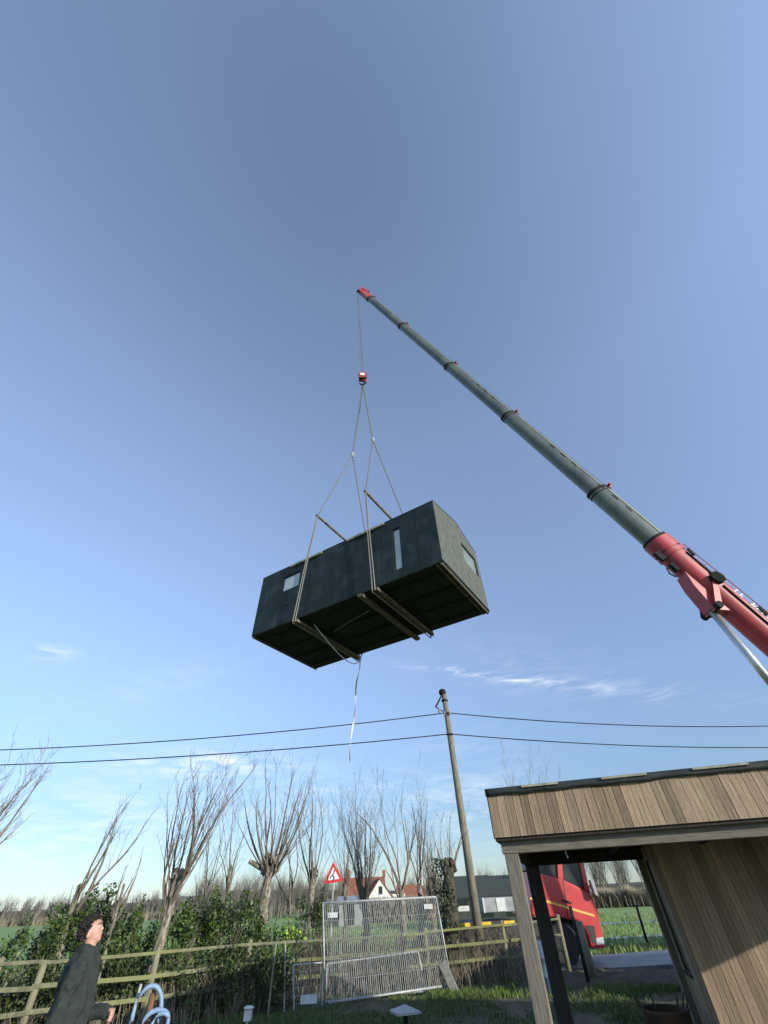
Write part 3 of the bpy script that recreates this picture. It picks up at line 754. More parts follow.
# ------------------------------------------------------------------ utility pole and cables
PD = 19.0
ptop, pbot = at(443.5, 692, PD), at(480, 962, PD)
pole = thing('utility_pole', 'tall wooden utility pole with bracket and insulators behind the rail fence', 'utility pole', (ptop[0], ptop[1], 0))
PT = ptop[2]
q = MB(); lean = -.02
q.tube([(0.12, 0, -.1), (.08, 0, PT*.4), (0.0, 0, PT)], [.155, .135, .105], 14); q.build('shaft', M['pole'], pole, smooth=True)
q = MB(); q.lathe([(.125, PT-.42), (.15, PT-.40), (.15, PT-.36), (.125, PT-.34)], 12); q.build('band', M['darksteel'], pole)
q = MB(); q.lathe([(.15, PT-.10), (.17, PT), (.13, PT+.09), (.03, PT+.14)], 12, (-.05, 0, 0)); q.build('cap', M['darksteel'], pole)
q = MB(); q.tube([(-.08, -.05, PT-.12), (-.30, -.1, PT-.45), (-.44, -.12, PT-.66)], .035, 6); q.tube([(-.44, -.12, PT-.66), (-.22, -.1, PT-.80), (-.02, -.08, PT-.92)], .022, 6); q.build('bracket', M['darksteel'], pole)
wz1 = at(445, 714, PD)[2]; wz2 = at(449, 735, PD)[2]
for k, (x, z) in enumerate(((-.30, wz1+.1), (-.10, wz1), (.12, wz1))):
    q = MB(); q.lathe([(.03, -.08), (.055, -.05), (.035, -.01), (.055, .02), (.03, .06)], 10, (x, -.14, z)); q.build('insulator', M['porcelain'], pole)
q = MB(); q.beam((-.14, -.12, wz2), (.14, -.12, wz2), .05, .06); q.build('clamp', M['darksteel'], pole)
def wire(lab, zp, pl, pr, sagl, sagr, dz):
    P0 = np.array([ptop[0], ptop[1]-.15, zp]); pts = []
    for (px, py), sag, sgn in ((pl, sagl, -1), (pr, sagr, 1)):
        E_ = on_z(px, py, dz); d = E_ - P0; e2 = P0 + d*1.9; e2[2] = zp
        seg = []
        for k in range(41):
            t = k/40; P = P0 + (e2-P0)*t; 
            T0 = 1/1.9; c_ = (E_[2] - P0[2]) / (-(T0*(1-T0)))   # parabola through the observed point
            P[2] = zp - c_*t*(1-t); seg.append(P)
        pts = (seg[::-1] + pts) if sgn < 0 else pts + seg[1:]
    q = MB(); q.tube(pts, .019, 6); o = q.build('power_cable', M['cable']); tag(o, lab, 'power cable', 'cables strung over the utility pole'); return o
wire('upper of the two black cables crossing the sky at the utility pole', wz1, (0, 750), (768, 726), 0, 0, wz1-.75)
wire('lower of the two black cables crossing the sky at the utility pole', wz2, (0, 765), (768, 747.5), 0, 0, wz2-.55)

# ------------------------------------------------------------------ rail fence
FA = [(-60, 966, 13.6), (0, 965, 14.0), (45, 961.5, 13.9), (157, 953, 14.2), (250, 945, 15.6), (340, 939.5, 16.8), (425, 932.5, 17.4), (502, 925, 18.0), (557, 919, 19.0)]
fence = thing('rail_fence', 'wooden three rail fence green with algae running behind the garden', 'fence', (0, 15, 0))
FO = np.array([0, 15.0, 0])
tops = [at(x, y, D) for x, y, D in FA]
print('fence tops z', [round(float(t[2]), 2) for t in tops])
for i, P in enumerate(tops):
    base = np.array([P[0], P[1], -.1]); 
    hh = P[2] + .10 if i not in (2,) else P[2] + .02
    q = MB(); w = .055
    tl = [.0, .0, .02, .03, 0, 0, .0, -.01, .03][i]
    q.tube([base-FO, np.array([P[0]+tl*.5, P[1], hh*.5])-FO, np.array([P[0]+tl, P[1]-.03, hh])-FO], [.072, .068, .062], 10)
    q.build('post', M['post'], fence, smooth=True)
for i in range(len(tops)-1):
    for k in range(3):
        a_ = tops[i] + np.array([0, -.09, -.33*k + random.uniform(-.02, .02)]) - FO; b_ = tops[i+1] + np.array([0, -.09, -.33*k + random.uniform(-.02, .02)]) - FO
        d = (b_-a_)/np.linalg.norm(b_-a_)
        q = MB(); q.beam(a_-d*.03, b_+d*.03, .035, .07 if k else .055); q.build('rail', M['rail'], fence, bevel=.01)

# ------------------------------------------------------------------ construction mesh panel
TL, BLc = at(323, 903, 15.25), on_z(325, 1007)
TR, BR = at(436, 897, 16.2), at(451.5, 985, 16.2)
BL2 = at(328, 1003, 15.25)
hp_ = thing('mesh_fence_panel', 'tilted galvanised construction fence panel standing in front of the wooden fence', 'mesh fence panel', (BLc[0], BLc[1], 0))
HO = np.array([BLc[0], BLc[1], 0])
q = MB(); q.tube([BLc-HO, TL-HO], .024, 8); q.tube([TL-HO, TR-HO], .026, 8); q.tube([TR-HO, BR-HO], .024, 8); q.tube([BL2-HO, BR-HO], .024, 8)
q.build('frame', M['galv'], hp_, smooth=True)
q = MB(); nW = 62
for k in range(1, nW):
    t = k/nW; a_ = TL*(1-t)+TR*t - HO; b_ = BL2*(1-t)+BR*t - HO; mdl = (a_+b_)/2 + np.array([0, random.uniform(-.03, .03), 0])
    q.tube([a_, mdl, b_], .0075, 4, cap=False)
for k in range(1, 5):
    t = k/5; a_ = TL*(1-t)+BL2*t - HO; b_ = TR*(1-t)+BR*t - HO; q.tube([a_, b_], .0035, 4, cap=False)
q.build('wire_mesh', M['galv'], hp_)
q = MB(); c = at(333, 915, 15.3)-HO; q.box((c[0]-.14, c[1]-.03, c[2]-.05), (c[0]+.13, c[1]-.02, c[2]+.05)); q.build('label_plate', M['plate'], hp_); q = MB(); c = at(429, 906, 16.05)-HO; q.box((c[0]-.14, c[1]-.04, c[2]-.06), (c[0]+.10, c[1]-.03, c[2]+.04)); q.build('label_plate', M['plate'], hp_)
# second panel behind
T2 = [at(329, 907.5, 16.0), at(432, 901, 16.9), at(327, 964, 15.8), at(418, 951.5, 16.6), at(426, 991, 16.5)]
p2 = thing('mesh_gate', 'low galvanised mesh gate standing behind the tilted fence panel', 'mesh gate', (T2[2][0], T2[2][1], 0))
PO = np.array([T2[2][0], T2[2][1], 0]); b2 = np.array([T2[2][0], T2[2][1], .02])
q = MB(); q.tube([T2[2]-PO, T2[3]-PO], .02, 6); q.tube([T2[3]-PO, T2[4]-PO], .02, 6); q.tube([b2-PO, T2[4]-PO], .02, 6); q.tube([b2-PO, T2[2]-PO], .02, 6)
q.build('frame', M['galv'], p2)
q = MB()
for k in range(1, 40):
    t = k/40; a_ = T2[2]*(1-t)+T2[3]*t-PO; b_ = b2*(1-t)+T2[4]*t-PO; q.tube([a_, b_], .004, 4, cap=False)
q.build('wire_mesh', M['galv'], p2)
# concrete foot leaning against the panel's right end
ft = [at(441.5, 962, 16.1), at(455.5, 993, 16.0)]
ff = MB(); ff.beam(ft[0], ft[1], .10, .22, (1, 0, .3)); o = ff.build('concrete_block', M['concrete'], bevel=.02); tag(o, 'grey slab with holes leaning against the right end of the mesh panel', 'concrete block')
sh_ = MB()
# ------------------------------------------------------------------ small enclosure left of the panel
pts = [(293.5, 1013, 965), (284, 1012, 955)]
b1 = on_z(294, 1013); D1 = math.hypot(b1[0], b1[1])
en = thing('wire_enclosure', 'low wire enclosure with a white board beside the left end of the mesh panel', 'enclosure', b1)
q = MB(); t1_ = at(293, 965, D1); t2_ = at(323, 962.5, D1+.5); b2_ = on_z(322, 1008)
q.tube([(0,0,0), t1_-b1], .018, 6); q.tube([t1_-b1, t2_-b1], .014, 6); q.tube([b2_-b1, t2_-b1], .014, 6); q.build('frame', M['galv'], en)
q = MB()
for k in range(1, 12):
    t = k/12; q.tube([t1_*(1-t)+t2_*t-b1, (b2_-b1)*t], .003, 4, cap=False)
for k in range(1, 6): 
    t = k/6; q.tube([(t1_-b1)*t, (t2_-b1)*t + (b2_-b1)*(1-t)], .003, 4, cap=False)
q.build('wire_mesh', M['galv'], en)
c0, c1 = at(300.5, 1004, D1-.05)-b1, at(319.5, 992, D1+.2)-b1
q = MB(); q.box((c0[0], c0[1]-.04, c0[2]), (c1[0], c0[1]-.02, c1[2])); q.build('board', M['plate'], en)
r1 = on_z(284, 1012); q = MB(); tt = at(285.5, 942, math.hypot(r1[0], r1[1])); q.tube([r1, tt], .016, 6); o = q.build('steel_rod', M['galv']); tag(o, 'thin upright steel rod in the shaded hedge left of the wire enclosure', 'rod')
# white socket box on a post
r1 = on_z(246, 1030); D1 = math.hypot(r1[0], r1[1]); sp2 = thing('socket_post', 'white box on a thin garden post in front of the dark hedge', 'socket post', r1)
q = MB(); q.tube([(0, 0, -.05), (0, 0, .28)], .022, 8); q.build('stem', M['plate'], sp2)
zt = at(246, 1009, D1)[2]
q = MB(); q.box((-.07, -.07, zt-.16), (.07, .07, zt)); q.lathe([(.10, zt), (.11, zt+.015), (.07, zt+.04)], 14); q.build('box', M['plate'], sp2, bevel=.01)
st = thing('garden_stake', 'thin grey stake behind the white box in the shaded hedge', 'stake', (r1[0]+.1, r1[1]+1.4, 0)); q = MB(); q.tube([(0,0,-.1), (.02, 0, 1.15)], .025, 6); q.build('stem', M['post'], st)
# bollard lamp on lawn
r1 = on_z(406, 1030); D1 = math.hypot(r1[0], r1[1]); zt = at(406, 1009, D1)[2]
bo = thing('garden_bollard', 'short square topped garden bollard on the shaded lawn', 'bollard', r1, R(20))
q = MB(); q.tube([(0, 0, -.05), (0, 0, zt-.04)], .045, 10); q.build('stem', M['darksteel'], bo)
q = MB(); q.prism([(-.24, -.24, zt-.05), (.24, -.24, zt-.05), (.24, .24, zt-.05), (-.24, .24, zt-.05)], (0, 0, .03)); q.add([(-.24, -.24, zt-.02), (.24, -.24, zt-.02), (.24, .24, zt-.02), (-.24, .24, zt-.02), (0, 0, zt+.06)], [(0,1,4),(1,2,4),(2,3,4),(3,0,4)]); q.build('cap', M['galv'], bo)
# blue hose with stakes
r1 = np.array([-4.05, 9.4, 0])
D1 = 10.2
hs_ = thing('blue_hose', 'coil of pale blue hose hanging on a brown stake at lower left', 'hose', (at(150, 1010, D1)[0], at(150, 1010, D1)[1], 0))
HO2 = np.array([hs_.location[0], hs_.location[1], 0])
q = MB()
path = [(131, 1024), (134, 1008), (141, 992), (150, 985), (158, 986), (162, 996), (161, 1010), (157, 1026)]
q.tube([at(x, y, D1)-HO2 for x, y in path], .035, 8)
path = [(139, 1032), (143, 1020), (151, 1011), (162, 1009), (169, 1014), (168, 1022), (165, 1034)]
q.tube([at(x, y, D1-.15)-HO2 for x, y in path], .035, 8)
path = [(148, 1036), (152, 1022), (158, 1014), (165, 1012), (170, 1018)]
q.tube([at(x, y, D1-.3)-HO2 for x, y in path], .03, 8)
ho = q.build('coil', M['bluehose'], hs_, smooth=True); ho.modifiers.new('s', 'SUBSURF').render_levels = 1
def stake(name, x0, y0, x1, y1, D, r, mat, lab):
    a_, b_ = at(x0, y0, D), at(x1, y1, D); dz = (b_-a_)/(b_[2]-a_[2]); base = a_ - dz*(a_[2]+.05)
    q = MB(); q.tube([base, b_], r, 8); o = q.build(name, M[mat]); tag(o, lab, 'stake')
stake('stake', 146, 1024, 153.5, 993, D1+.1, .045, 'stake', 'brown wooden stake holding the blue hose')
stake('stake', 130, 1024, 141, 984, D1+.4, .022, 'galv', 'thin pale stake just left of the blue hose')

# ------------------------------------------------------------------ truck
TA = on_z(457, 919, 1.12); TB = on_z(606, 948, .40)
tdir = np.array([math.cos(R(6)), math.sin(R(6)), 0]); tn = np.array([-tdir[1], tdir[0], 0])   # away from camera
TO = np.array([TB[0], TB[1], 0])
def tk(x, y):  # pixel on the truck's near side -> local coords (along, 0, z)
    P = hit(x, y, TO, tn) - TO
    return P @ tdir, P[2]
truck = thing('red_truck', 'red truck with an orange stripe parked behind the fence, seen through the porch', 'truck', TO, math.atan2(tdir[1], tdir[0]))
CW = 2.3
def slab(m, pxs, y0, y1, tone=1.0):
    pts = [tk(*p) for p in pxs]; m.prism([(a, y0, z) for a, z in pts], (0, y1-y0, 0), tone)
q = MB(); slab(q, [(532, 870), (540, 873), (563, 879.5), (577, 886), (592, 895), (597, 906), (600, 920), (603, 936), (606, 948), (592, 949), (589, 938), (585, 928), (578, 921), (562, 918), (532, 916)], 0, CW)
cabb = q.build('cab', M['truckred'], truck, bevel=.05)
q = MB(); slab(q, [(532, 869), (540, 872.5), (563, 879), (577, 885.5), (592, 894.5), (585, 872), (575, 838), (532, 836)], .10, CW-.10)
q.build('cab_glass', M['truckglass'], cabb)
q = MB(); slab(q, [(532, 839), (576, 840), (573, 828), (532, 826)], .02, CW-.02); q.build('cab_roof', M['truckred'], cabb, bevel=.05)
for y0 in (.03, CW-.11):
    for px in ([(556, 838), (560, 838), (564, 880), (558.5, 878)], [(574, 838), (578.5, 838), (590.5, 893), (586, 891)]):
        q = MB(); slab(q, px, y0, y0+.08); q.build('pillar', M['truckred'], cabb, bevel=.01)
q = MB(); slab(q, [(530, 897), (548, 900.5), (594, 914.5), (594.6, 917), (548, 903), (530, 899.5)], -.012, -.002); q.build('stripe', M['orange'], cabb)
q = MB(); slab(q, [(562, 899), (571, 902), (571.5, 903.5), (562.5, 900.5)], -.05, -.01); q.build('door_handle', M['chassis'], cabb)
q = MB(); slab(q, [(562.5, 880), (563.3, 880), (569, 921), (568.2, 921)], -.006, -.001); q.build('door_seam', M['chassis'], cabb)
q = MB(); slab(q, [(586, 880), (590, 882), (595, 897), (591, 895)], -.32, -.14); q.build('mirror', M['greybox'], cabb, bevel=.02)
q = MB(); slab(q, [(596, 938), (603, 937), (604.5, 944), (597, 945)], -.015, -.002); q.build('headlight', M['glass'], cabb)
q = MB(); slab(q, [(586, 925), (594, 926), (597, 942), (593, 944), (590, 936)], -.012, -.002); q.build('front_step', M['chassis'], cabb)
for (cx, cyy) in ((563, 938), (500, 936), (474, 936)):
    a_, z_ = tk(cx, cyy)
    for yy in (.2, CW-.2): wheel('wheel', a_, yy, .52, .34, truck)
a0, _ = tk(452, 920); a1, _ = tk(556, 920)
q = MB(); slab(q, [(535, 917), (578, 921), (585, 928), (589, 948), (586, 955), (535, 955)], .30, CW-.30); q.build('undercarriage', M['chassis'], truck, bevel=.03)
q = MB(); q.box((a0, .25, .72), (a1, CW-.25, 1.05)); q.box((a0, .02, 1.05), (a1-1.4, CW-.02, 1.16)); q.build('chassis', M['chassis'], truck, bevel=.02)
q = MB(); 
for p0, p1 in ((457, 469), (477, 490), (503, 513.5)):
    s0, _ = tk(p0, 917); s1, _ = tk(p1, 917); q.box((s0, -.03, 1.06), (s1, .018, 1.15))
q.build('side_marker', M['yellow'], truck)
s0, zb = tk(484.5, 913); s1, zt_ = tk(513, 896.5)
q = MB(); q.box((s0, .05, zb), (s1+.2, CW-.6, zt_)); tbx = q.build('tool_cabinet', M['greybox'], truck, bevel=.02)
q = MB(); sA, _ = tk(497, 905); sB, _ = tk(506, 905); q.box((sA, .03, zb+.02), (sB, .048, zt_-.02)); q.build('white_panel', M['plate'], tbx); q = MB(); q.box((s0, .03, zb), (s0+.05, .048, zt_)); q.build('white_panel', M['plate'], tbx)
s2, z2 = tk(459, 912); s3, z3 = tk(468.5, 897.5)
q = MB(); q.box((s2, .1, z2), (s3, 1.2, (z2+z3)/2-.03)); q.build('white_box', M['plate'], truck, bevel=.02)
q = MB(); q.box((s2, .12, (z2+z3)/2-.03), (s3, 1.18, z3)); q.build('window_box', M['truckglass'], truck, bevel=.02)
trl = thing('shade_trailer', 'unseen box trailer added beyond the shed to shade the meadow', 'trailer', (18.4, 22.3, -.1))  # hidden from view, added to cast the dark band on the meadow
q = MB(); q.box((-5, -1.25, 1.0), (5, 1.25, 3.6)); q.build('body', M['greybox'], trl, bevel=.04)
q = MB(); q.box((-5.2, -.5, .75), (5, .5, 1.0)); q.build('chassis', M['chassis'], trl)
for x in (1.6, 2.9, 4.2):
    for y in (-1, 1): wheel('wheel', x, y, .5, .35, trl)
bd = at(543, 948, 15.6)
drum = thing('plastic_drum', 'faded blue plastic drum between the two left shed posts', 'drum', (bd[0], bd[1], 0))
q = MB(); q.lathe([(.22, 0), (.26, .04), (.26, .3), (.275, .32), (.26, .34), (.26, .6), (.275, .62), (.26, .64), (.26, .86), (.22, .9)], 20); q.build('barrel', M['blueplastic'], drum, smooth=True)
q = MB(); q.lathe([(.05, .9), (.05, .94)], 10, (.1, 0, 0)); q.build('lid', M['signblack'], drum)
# posts beyond the porch; the stout one stands for the truck's mudguard
for (x0, y0, x1, y1, D, r, mt, lab) in [(590, 968, 578, 921, 17.6, .13, 'post', 'stout post in place of the grey mudguard at the wheel of the red truck'), (645, 936, 636, 905, 30, .06, 'darksteel', 'thin dark post standing on the sunny meadow beyond the shed'), (574, 925, 570, 906, 17.0, .05, 'darksteel', 'short dark post against the red cab door')]:
    a_, b_ = at(x0, y0, D), at(x1, y1, D)
    q = MB(); q.tube([(a_[0], a_[1], -.15), (b_[0], b_[1], b_[2])], [r, r*.9], 8); o = q.build('field_post', M[mt], smooth=True); tag(o, lab, 'post')

# ------------------------------------------------------------------ trees
def shoot(m, p, d, L, r, n=5, curl=.5, kink=.13):
    """crooked tapering shoot, returns points"""
    pts = [V(p)]; rr = [r]; d = Vector(d).normalized(); st = L/n
    for i in range(n):
        d = (d + Vector((random.gauss(0, kink), random.gauss(0, kink), random.gauss(0, kink*.4))) + Vector((0, 0, curl/n))).normalized()
        pts.append(pts[-1] + d*st*random.uniform(.8, 1.2)); rr.append(max(r*(1-(i+1)/n)**.75, .0035))
    m.tube(pts, rr, 5 if r > .02 else 3, cap=False)
    return pts, rr
def add_twigs(m, pts, rr, k, Lf, r, ang=.6, sub=0, curl=.5):
    for _ in range(k):
        i = random.randint(1, len(pts)-2) if len(pts) > 2 else 0
        t = random.random(); p = pts[i].lerp(pts[i+1], t)
        d = (pts[i+1]-pts[i]).normalized(); a = random.uniform(0, 6.28)
        o = Vector((math.cos(a), math.sin(a), random.uniform(-.2, .4)))
        dd = (d + o*ang*random.uniform(.6, 1.4)).normalized()
        L = Lf*random.uniform(.4, 1.15)
        q, s = shoot(m, p, dd, L, min(r, max(rr[i]*.8, .004)), 4, curl, .16)
        if sub: add_twigs(m, q, s, sub, Lf*.42, r*.6, ang, 0, curl)
def tree(label, D, base_px, head_px, top_y, n_shoots, spread=.5, trunk_r=.14, shoot_r=.03, mat='twig', bark='bark', lumps=.2, twigs=6, sub=2, group='bare trees beyond the fence', name='bare_tree', stub=None, tw_r=.008, lean=(0, 0), along=.1, limbs=0):
    H = at(*head_px, D); B = at(*base_px, D); B = np.array([B[0], B[1] + random.uniform(-.1, .1), -.15])
    T = thing(name, label, 'tree', (B[0], B[1], 0), 0, group); O = np.array([B[0], B[1], 0])
    m = MB(); k = 11; pts = []; rr = []; off = np.zeros(3)
    for i in range(k+1):
        t = i/k
        if 0 < i < k: off = off*.7 + np.array([random.gauss(0, 1), random.gauss(0, 1), 0])*trunk_r*.22
        P = B*(1-t) + H*t + off*math.sin(math.pi*t)
        pts.append(P - O); rr.append(trunk_r*(1.25 - .42*t)*random.uniform(.86, 1.12)*(1.25 if i == 0 else 1))
    m.tube(pts, rr, 10)
    for _ in range(int(3 + trunk_r*18)):
        i = random.randint(3, k-1); a = random.uniform(0, 6.28); m.ball(np.array(pts[i]) + np.array([math.cos(a), math.sin(a), 0])*rr[i]*.75, rr[i]*random.uniform(.3, .5), 7, 1.0, .25)
    if lumps:
        for _ in range(16 if lumps > .15 else 5):
            a = random.uniform(0, 6.28); e = random.uniform(-.5, 1)
            m.ball(H - O + np.array([math.cos(a)*lumps*.62*(1-.3*e), math.sin(a)*lumps*.62*(1-.3*e), e*lumps*.75]), lumps*random.uniform(.22, .45), 7, 1.0, .35)
    if stub:
        e = at(*stub, D) - O; mid = (e + H - O)/2 + np.array([0, 0, -.10]); m.tube([H-O+np.array([0, 0, -.15]), mid, e], [trunk_r*.62, trunk_r*.48, trunk_r*.36], 8)
    m.build('trunk', M[bark], T, smooth=False)
    c = MB(); L = at(head_px[0], top_y, D)[2] - H[2]
    starts = []
    for i in range(limbs):      # a few thick crooked limbs, the shoots leave them as well as the head
        a = random.uniform(0, 6.28); s = random.uniform(.25, .7)
        q_, r_ = shoot(c, pts[-1-random.randint(0, 3)], Vector((math.cos(a)*s + lean[0], math.sin(a)*s + lean[1], 1)), L*random.uniform(.35, .6), trunk_r*random.uniform(.35, .55), 6, .3, .16)
        r_ = [max(x, .012) for x in r_]
        for j in range(2, len(q_)): starts.append((q_[j], (q_[j]-q_[j-1]).normalized()))
    for i in range(int(n_shoots*.85)):
        a = random.uniform(0, 6.28); s = min(abs(random.gauss(0, spread)), 1.6)
        d = Vector((math.cos(a)*s + lean[0], math.sin(a)*s*.8 + lean[1], 1))
        if starts and random.random() < .6:
            p, dd = random.choice(starts); d = (d*.6 + dd).normalized(); p = np.array(p)
        else:
            j = random.random()*along; P = H*(1-j) + B*j
            p = P - O + np.array([math.cos(a), math.sin(a), 0])*max(lumps, trunk_r*.7)*random.uniform(.3, .9) + np.array([0, 0, random.uniform(-.3, .4)*lumps])
        l = (L - (p[2]+0 - (H[2])))*random.uniform(.55, 1.02)*math.sqrt(1/(1+s*s*.2))
        q_, r_ = shoot(c, p, d, max(l, .4), shoot_r*random.choice([.6, .9, 1.2, 1.7]), 8, .9 if s > .3 else .25, .10)
        add_twigs(c, q_, r_, int(twigs*random.uniform(.3, 1.15)), l*.34, tw_r, .6, sub, .45)
    c.build('crown', M[mat], T)
    return T
tree('tall bare pollard with a pale forked trunk just right of the man', 14.9, (141, 1000), (178, 876), 752, 30, .42, .125, .022, twigs=9, sub=2, lumps=.17, name='pollard_willow', along=.45, limbs=4)
tree('pollard willow with knobbly head and a stub branch, right of the evergreen hedge', 21, (258, 950), (271, 866), 752, 34, .75, .19, .030, lumps=.36, twigs=6, sub=2, stub=(249, 861), name='pollard_willow')
tree('slim bare tree between the two pollards', 19, (222, 940), (231, 866), 768, 8, .22, .065, .022, lumps=.05, twigs=8, sub=2, along=.3)
tree('leaning pollard with sparse shoots beside the triangular road sign', 22, (303, 950), (314, 873), 768, 15, .5, .12, .024, lumps=.18, twigs=6, sub=2, name='pollard_willow', along=.15)
tree('bushy bare tree with many upright stems in front of the white house', 27, (365, 935), (364, 893), 785, 40, .34, .15, .022, lumps=.25, twigs=9, sub=3, mat='redtwig', along=.3)
tree('open bare tree with few tall stems right of the white house', 23, (402, 935), (401, 890), 768, 9, .28, .13, .035, lumps=.08, twigs=11, sub=3, mat='redtwig', limbs=2)
tree('second open bare tree close behind the ivy clad stump', 26, (420, 935), (420, 885), 776, 9, .26, .12, .03, lumps=.08, twigs=9, sub=3, mat='redtwig', limbs=2)
tree('low reddish bare bush left of the utility pole', 30, (433, 930), (433, 890), 826, 44, .22, .14, .022, lumps=.15, twigs=8, sub=2, mat='redtwig', along=.6)
iv = tree('thick ivy clad pollard stump with thin shoots beside the utility pole', 17.9, (451, 965), (448, 868), 795, 12, .36, .23, .016, lumps=.28, twigs=4, sub=1, mat='paletwig', bark='darkbark', name='pollard_willow')
tree('leaning bare shrub tree rising behind the hedge left of the man', 15.5, (62, 960), (80, 885), 785, 7, .34, .07, .028, lumps=.05, twigs=9, sub=2, lean=(.32, 0), along=.4, limbs=2)
tree('small bare sapling rising just right of the man head', 14.8, (108, 950), (124, 885), 838, 4, .26, .035, .018, lumps=.03, twigs=7, sub=1, lean=(.15, 0), along=.4)
tree('bare tree top showing above the shed roof', 34, (532, 930), (536, 860), 752, 18, .24, .15, .028, lumps=.12, twigs=8, sub=2, mat='paletwig')
tree('smaller bare tree top behind the middle of the shed roof', 36, (572, 925), (573, 858), 762, 12, .24, .12, .028, lumps=.1, twigs=8, sub=2, mat='paletwig')
tree('large bare tree at the left edge with long twigs sweeping up and right', 15.0, (-110, 985), (-92, 925), 745, 30, .55, .18, .026, lumps=.12, twigs=11, sub=3, mat='paletwig', lean=(.36, 0))
tree('small bare tree between the slim tree and the large pollard', 24, (203, 930), (207, 880), 800, 9, .3, .06, .02, lumps=.05, twigs=8, sub=2, mat='paletwig', along=.4)
tree('distant bare tree between the road sign and the white house', 34, (345, 925), (345, 885), 792, 16, .36, .11, .026, lumps=.1, twigs=8, sub=2, mat='redtwig', along=.4)
tree('thin bare sapling standing left of the road sign', 26, (290, 930), (292, 880), 800, 9, .4, .05, .02, lumps=.04, twigs=8, sub=2, mat='paletwig', along=.4)

# ------------------------------------------------------------------ evergreen shrubs
def shrub(label, cx, cy, rx, ry, h, n, mat='leaf', leaf=.068, group='evergreen shrubs along the fence', stems=9, spikes=10, name='evergreen_shrub'):
    T = thing(name, label, 'shrub', (cx, cy, 0), 0, group)
    m = MB(); clumps = []
    for _ in range(int(26 + rx*14)):
        a = random.uniform(0, 6.28); q = math.sqrt(random.random()); z = random.uniform(.12, .95)*h
        k = math.sqrt(max(.05, 1-(z/h-.4)**2*1.3))
        clumps.append((math.cos(a)*q*rx*k, math.sin(a)*q*ry*k, z, random.uniform(.14, .32), random.choice([.5, .7, .9, 1.2, 1.7])))
    for _ in range(spikes):
        a = random.uniform(0, 6.28); q = math.sqrt(random.random())
        x, y = math.cos(a)*q*rx*.9, math.sin(a)*q*ry*.8; hh = h*random.uniform(.9, 1.2)
        for j in range(5): clumps.append((x+random.uniform(-.04, .04), y, hh - .12*j, .07+.02*j, random.uniform(.7, 1.2)))
    wts = [c[3]**1.6 for c in clumps]
    for c in random.choices(clumps, wts, k=n):
        d = Vector((random.gauss(0, 1), random.gauss(0, 1), random.gauss(0, 1))).normalized()*c[3]*random.uniform(.5, 1.0)
        p = Vector((c[0], c[1], c[2])) + d
        if p.z < .03: continue
        ax_ = Vector((random.uniform(-1, 1), random.uniform(-1, 1), random.uniform(-.2, 1))).normalized()
        nr_ = (d.normalized() + Vector((random.uniform(-.7, .7), random.uniform(-.7, .7), random.uniform(0, .9)))).normalized()
        sd = ax_.cross(nr_)
        if sd.length < .1: continue
        sd.normalize(); L = leaf*random.choice([.45, .7, .9, 1.1, 1.5])*random.uniform(.85, 1.15); w = L*random.uniform(.28, .42)
        t = c[4]*random.uniform(.7, 1.3)
        m.add([p, p+ax_*L*.5+sd*w+nr_*L*.06, p+ax_*L, p+ax_*L*.5-sd*w+nr_*L*.06], [(0,1,2,3)], (t*random.uniform(.85, 1.3), t, t*random.uniform(.6, 1.0)))
    m.build('foliage', M[mat], T)
    s = MB()
    for _ in range(stems*3):
        a = random.uniform(0, 6.28); k_ = random.uniform(.3, 1.05); e = Vector((math.cos(a)*rx*k_, math.sin(a)*ry*k_, h*random.uniform(.55, 1.22)))
        s.tube([(e.x*.15, e.y*.15, -.1), (e.x*.5, e.y*.5, e.z*.5), e], [.016, .010, .004], 4)
    s.build('stems', M['twig'], T)
    return T
def gp(x, D):
    P = at(x, 930, D); return P[0], P[1]
for (x, D, rx, ry, h, n, lab) in [(-20, 16.2, 1.1, .8, 1.25, 3200, 'dark glossy shrub at the left edge behind the fence'), (42, 15.4, .8, .6, 1.6, 3800, 'dense dark evergreen with upright tips left of the man'),
                                  (72, 15.9, .8, .7, 2.0, 4600, 'tall evergreen shrub directly behind the man head'), (112, 15.2, .75, .6, 1.75, 4200, 'evergreen shrub with yellowing leaves right of the man'),
                                  (140, 15.8, .6, .6, 1.35, 2600, 'low thin shrub at the foot of the tall bare pollard'), (186, 15.9, .85, .7, 1.75, 5200, 'rounded laurel to the right of the tall bare pollard'),
                                  (222, 16.4, .9, .7, 1.85, 5600, 'big glossy laurel in the middle of the left hedge'), (252, 17.2, .7, .6, 1.5, 3200, 'laurel at the foot of the knobbly pollard')]:
    px, py = gp(x, D); shrub(lab, px, py, rx, ry, h, n)
px, py = gp(292, 17.8); shrub('bright yellow green young shrub left of the mesh panel', px, py, .35, .3, 1.35, 260, 'brightleaf', .10, stems=4, spikes=2)
px, py = gp(315, 18.2); shrub('ivy mound below the triangular road sign', px, py, .7, .6, 1.95, 5200, 'ivy', .05, spikes=2)
px, py = gp(285, 19.5); shrub('thin green bush behind the bright shrub', px, py, .9, .6, 1.3, 2200, 'leaf', .05)
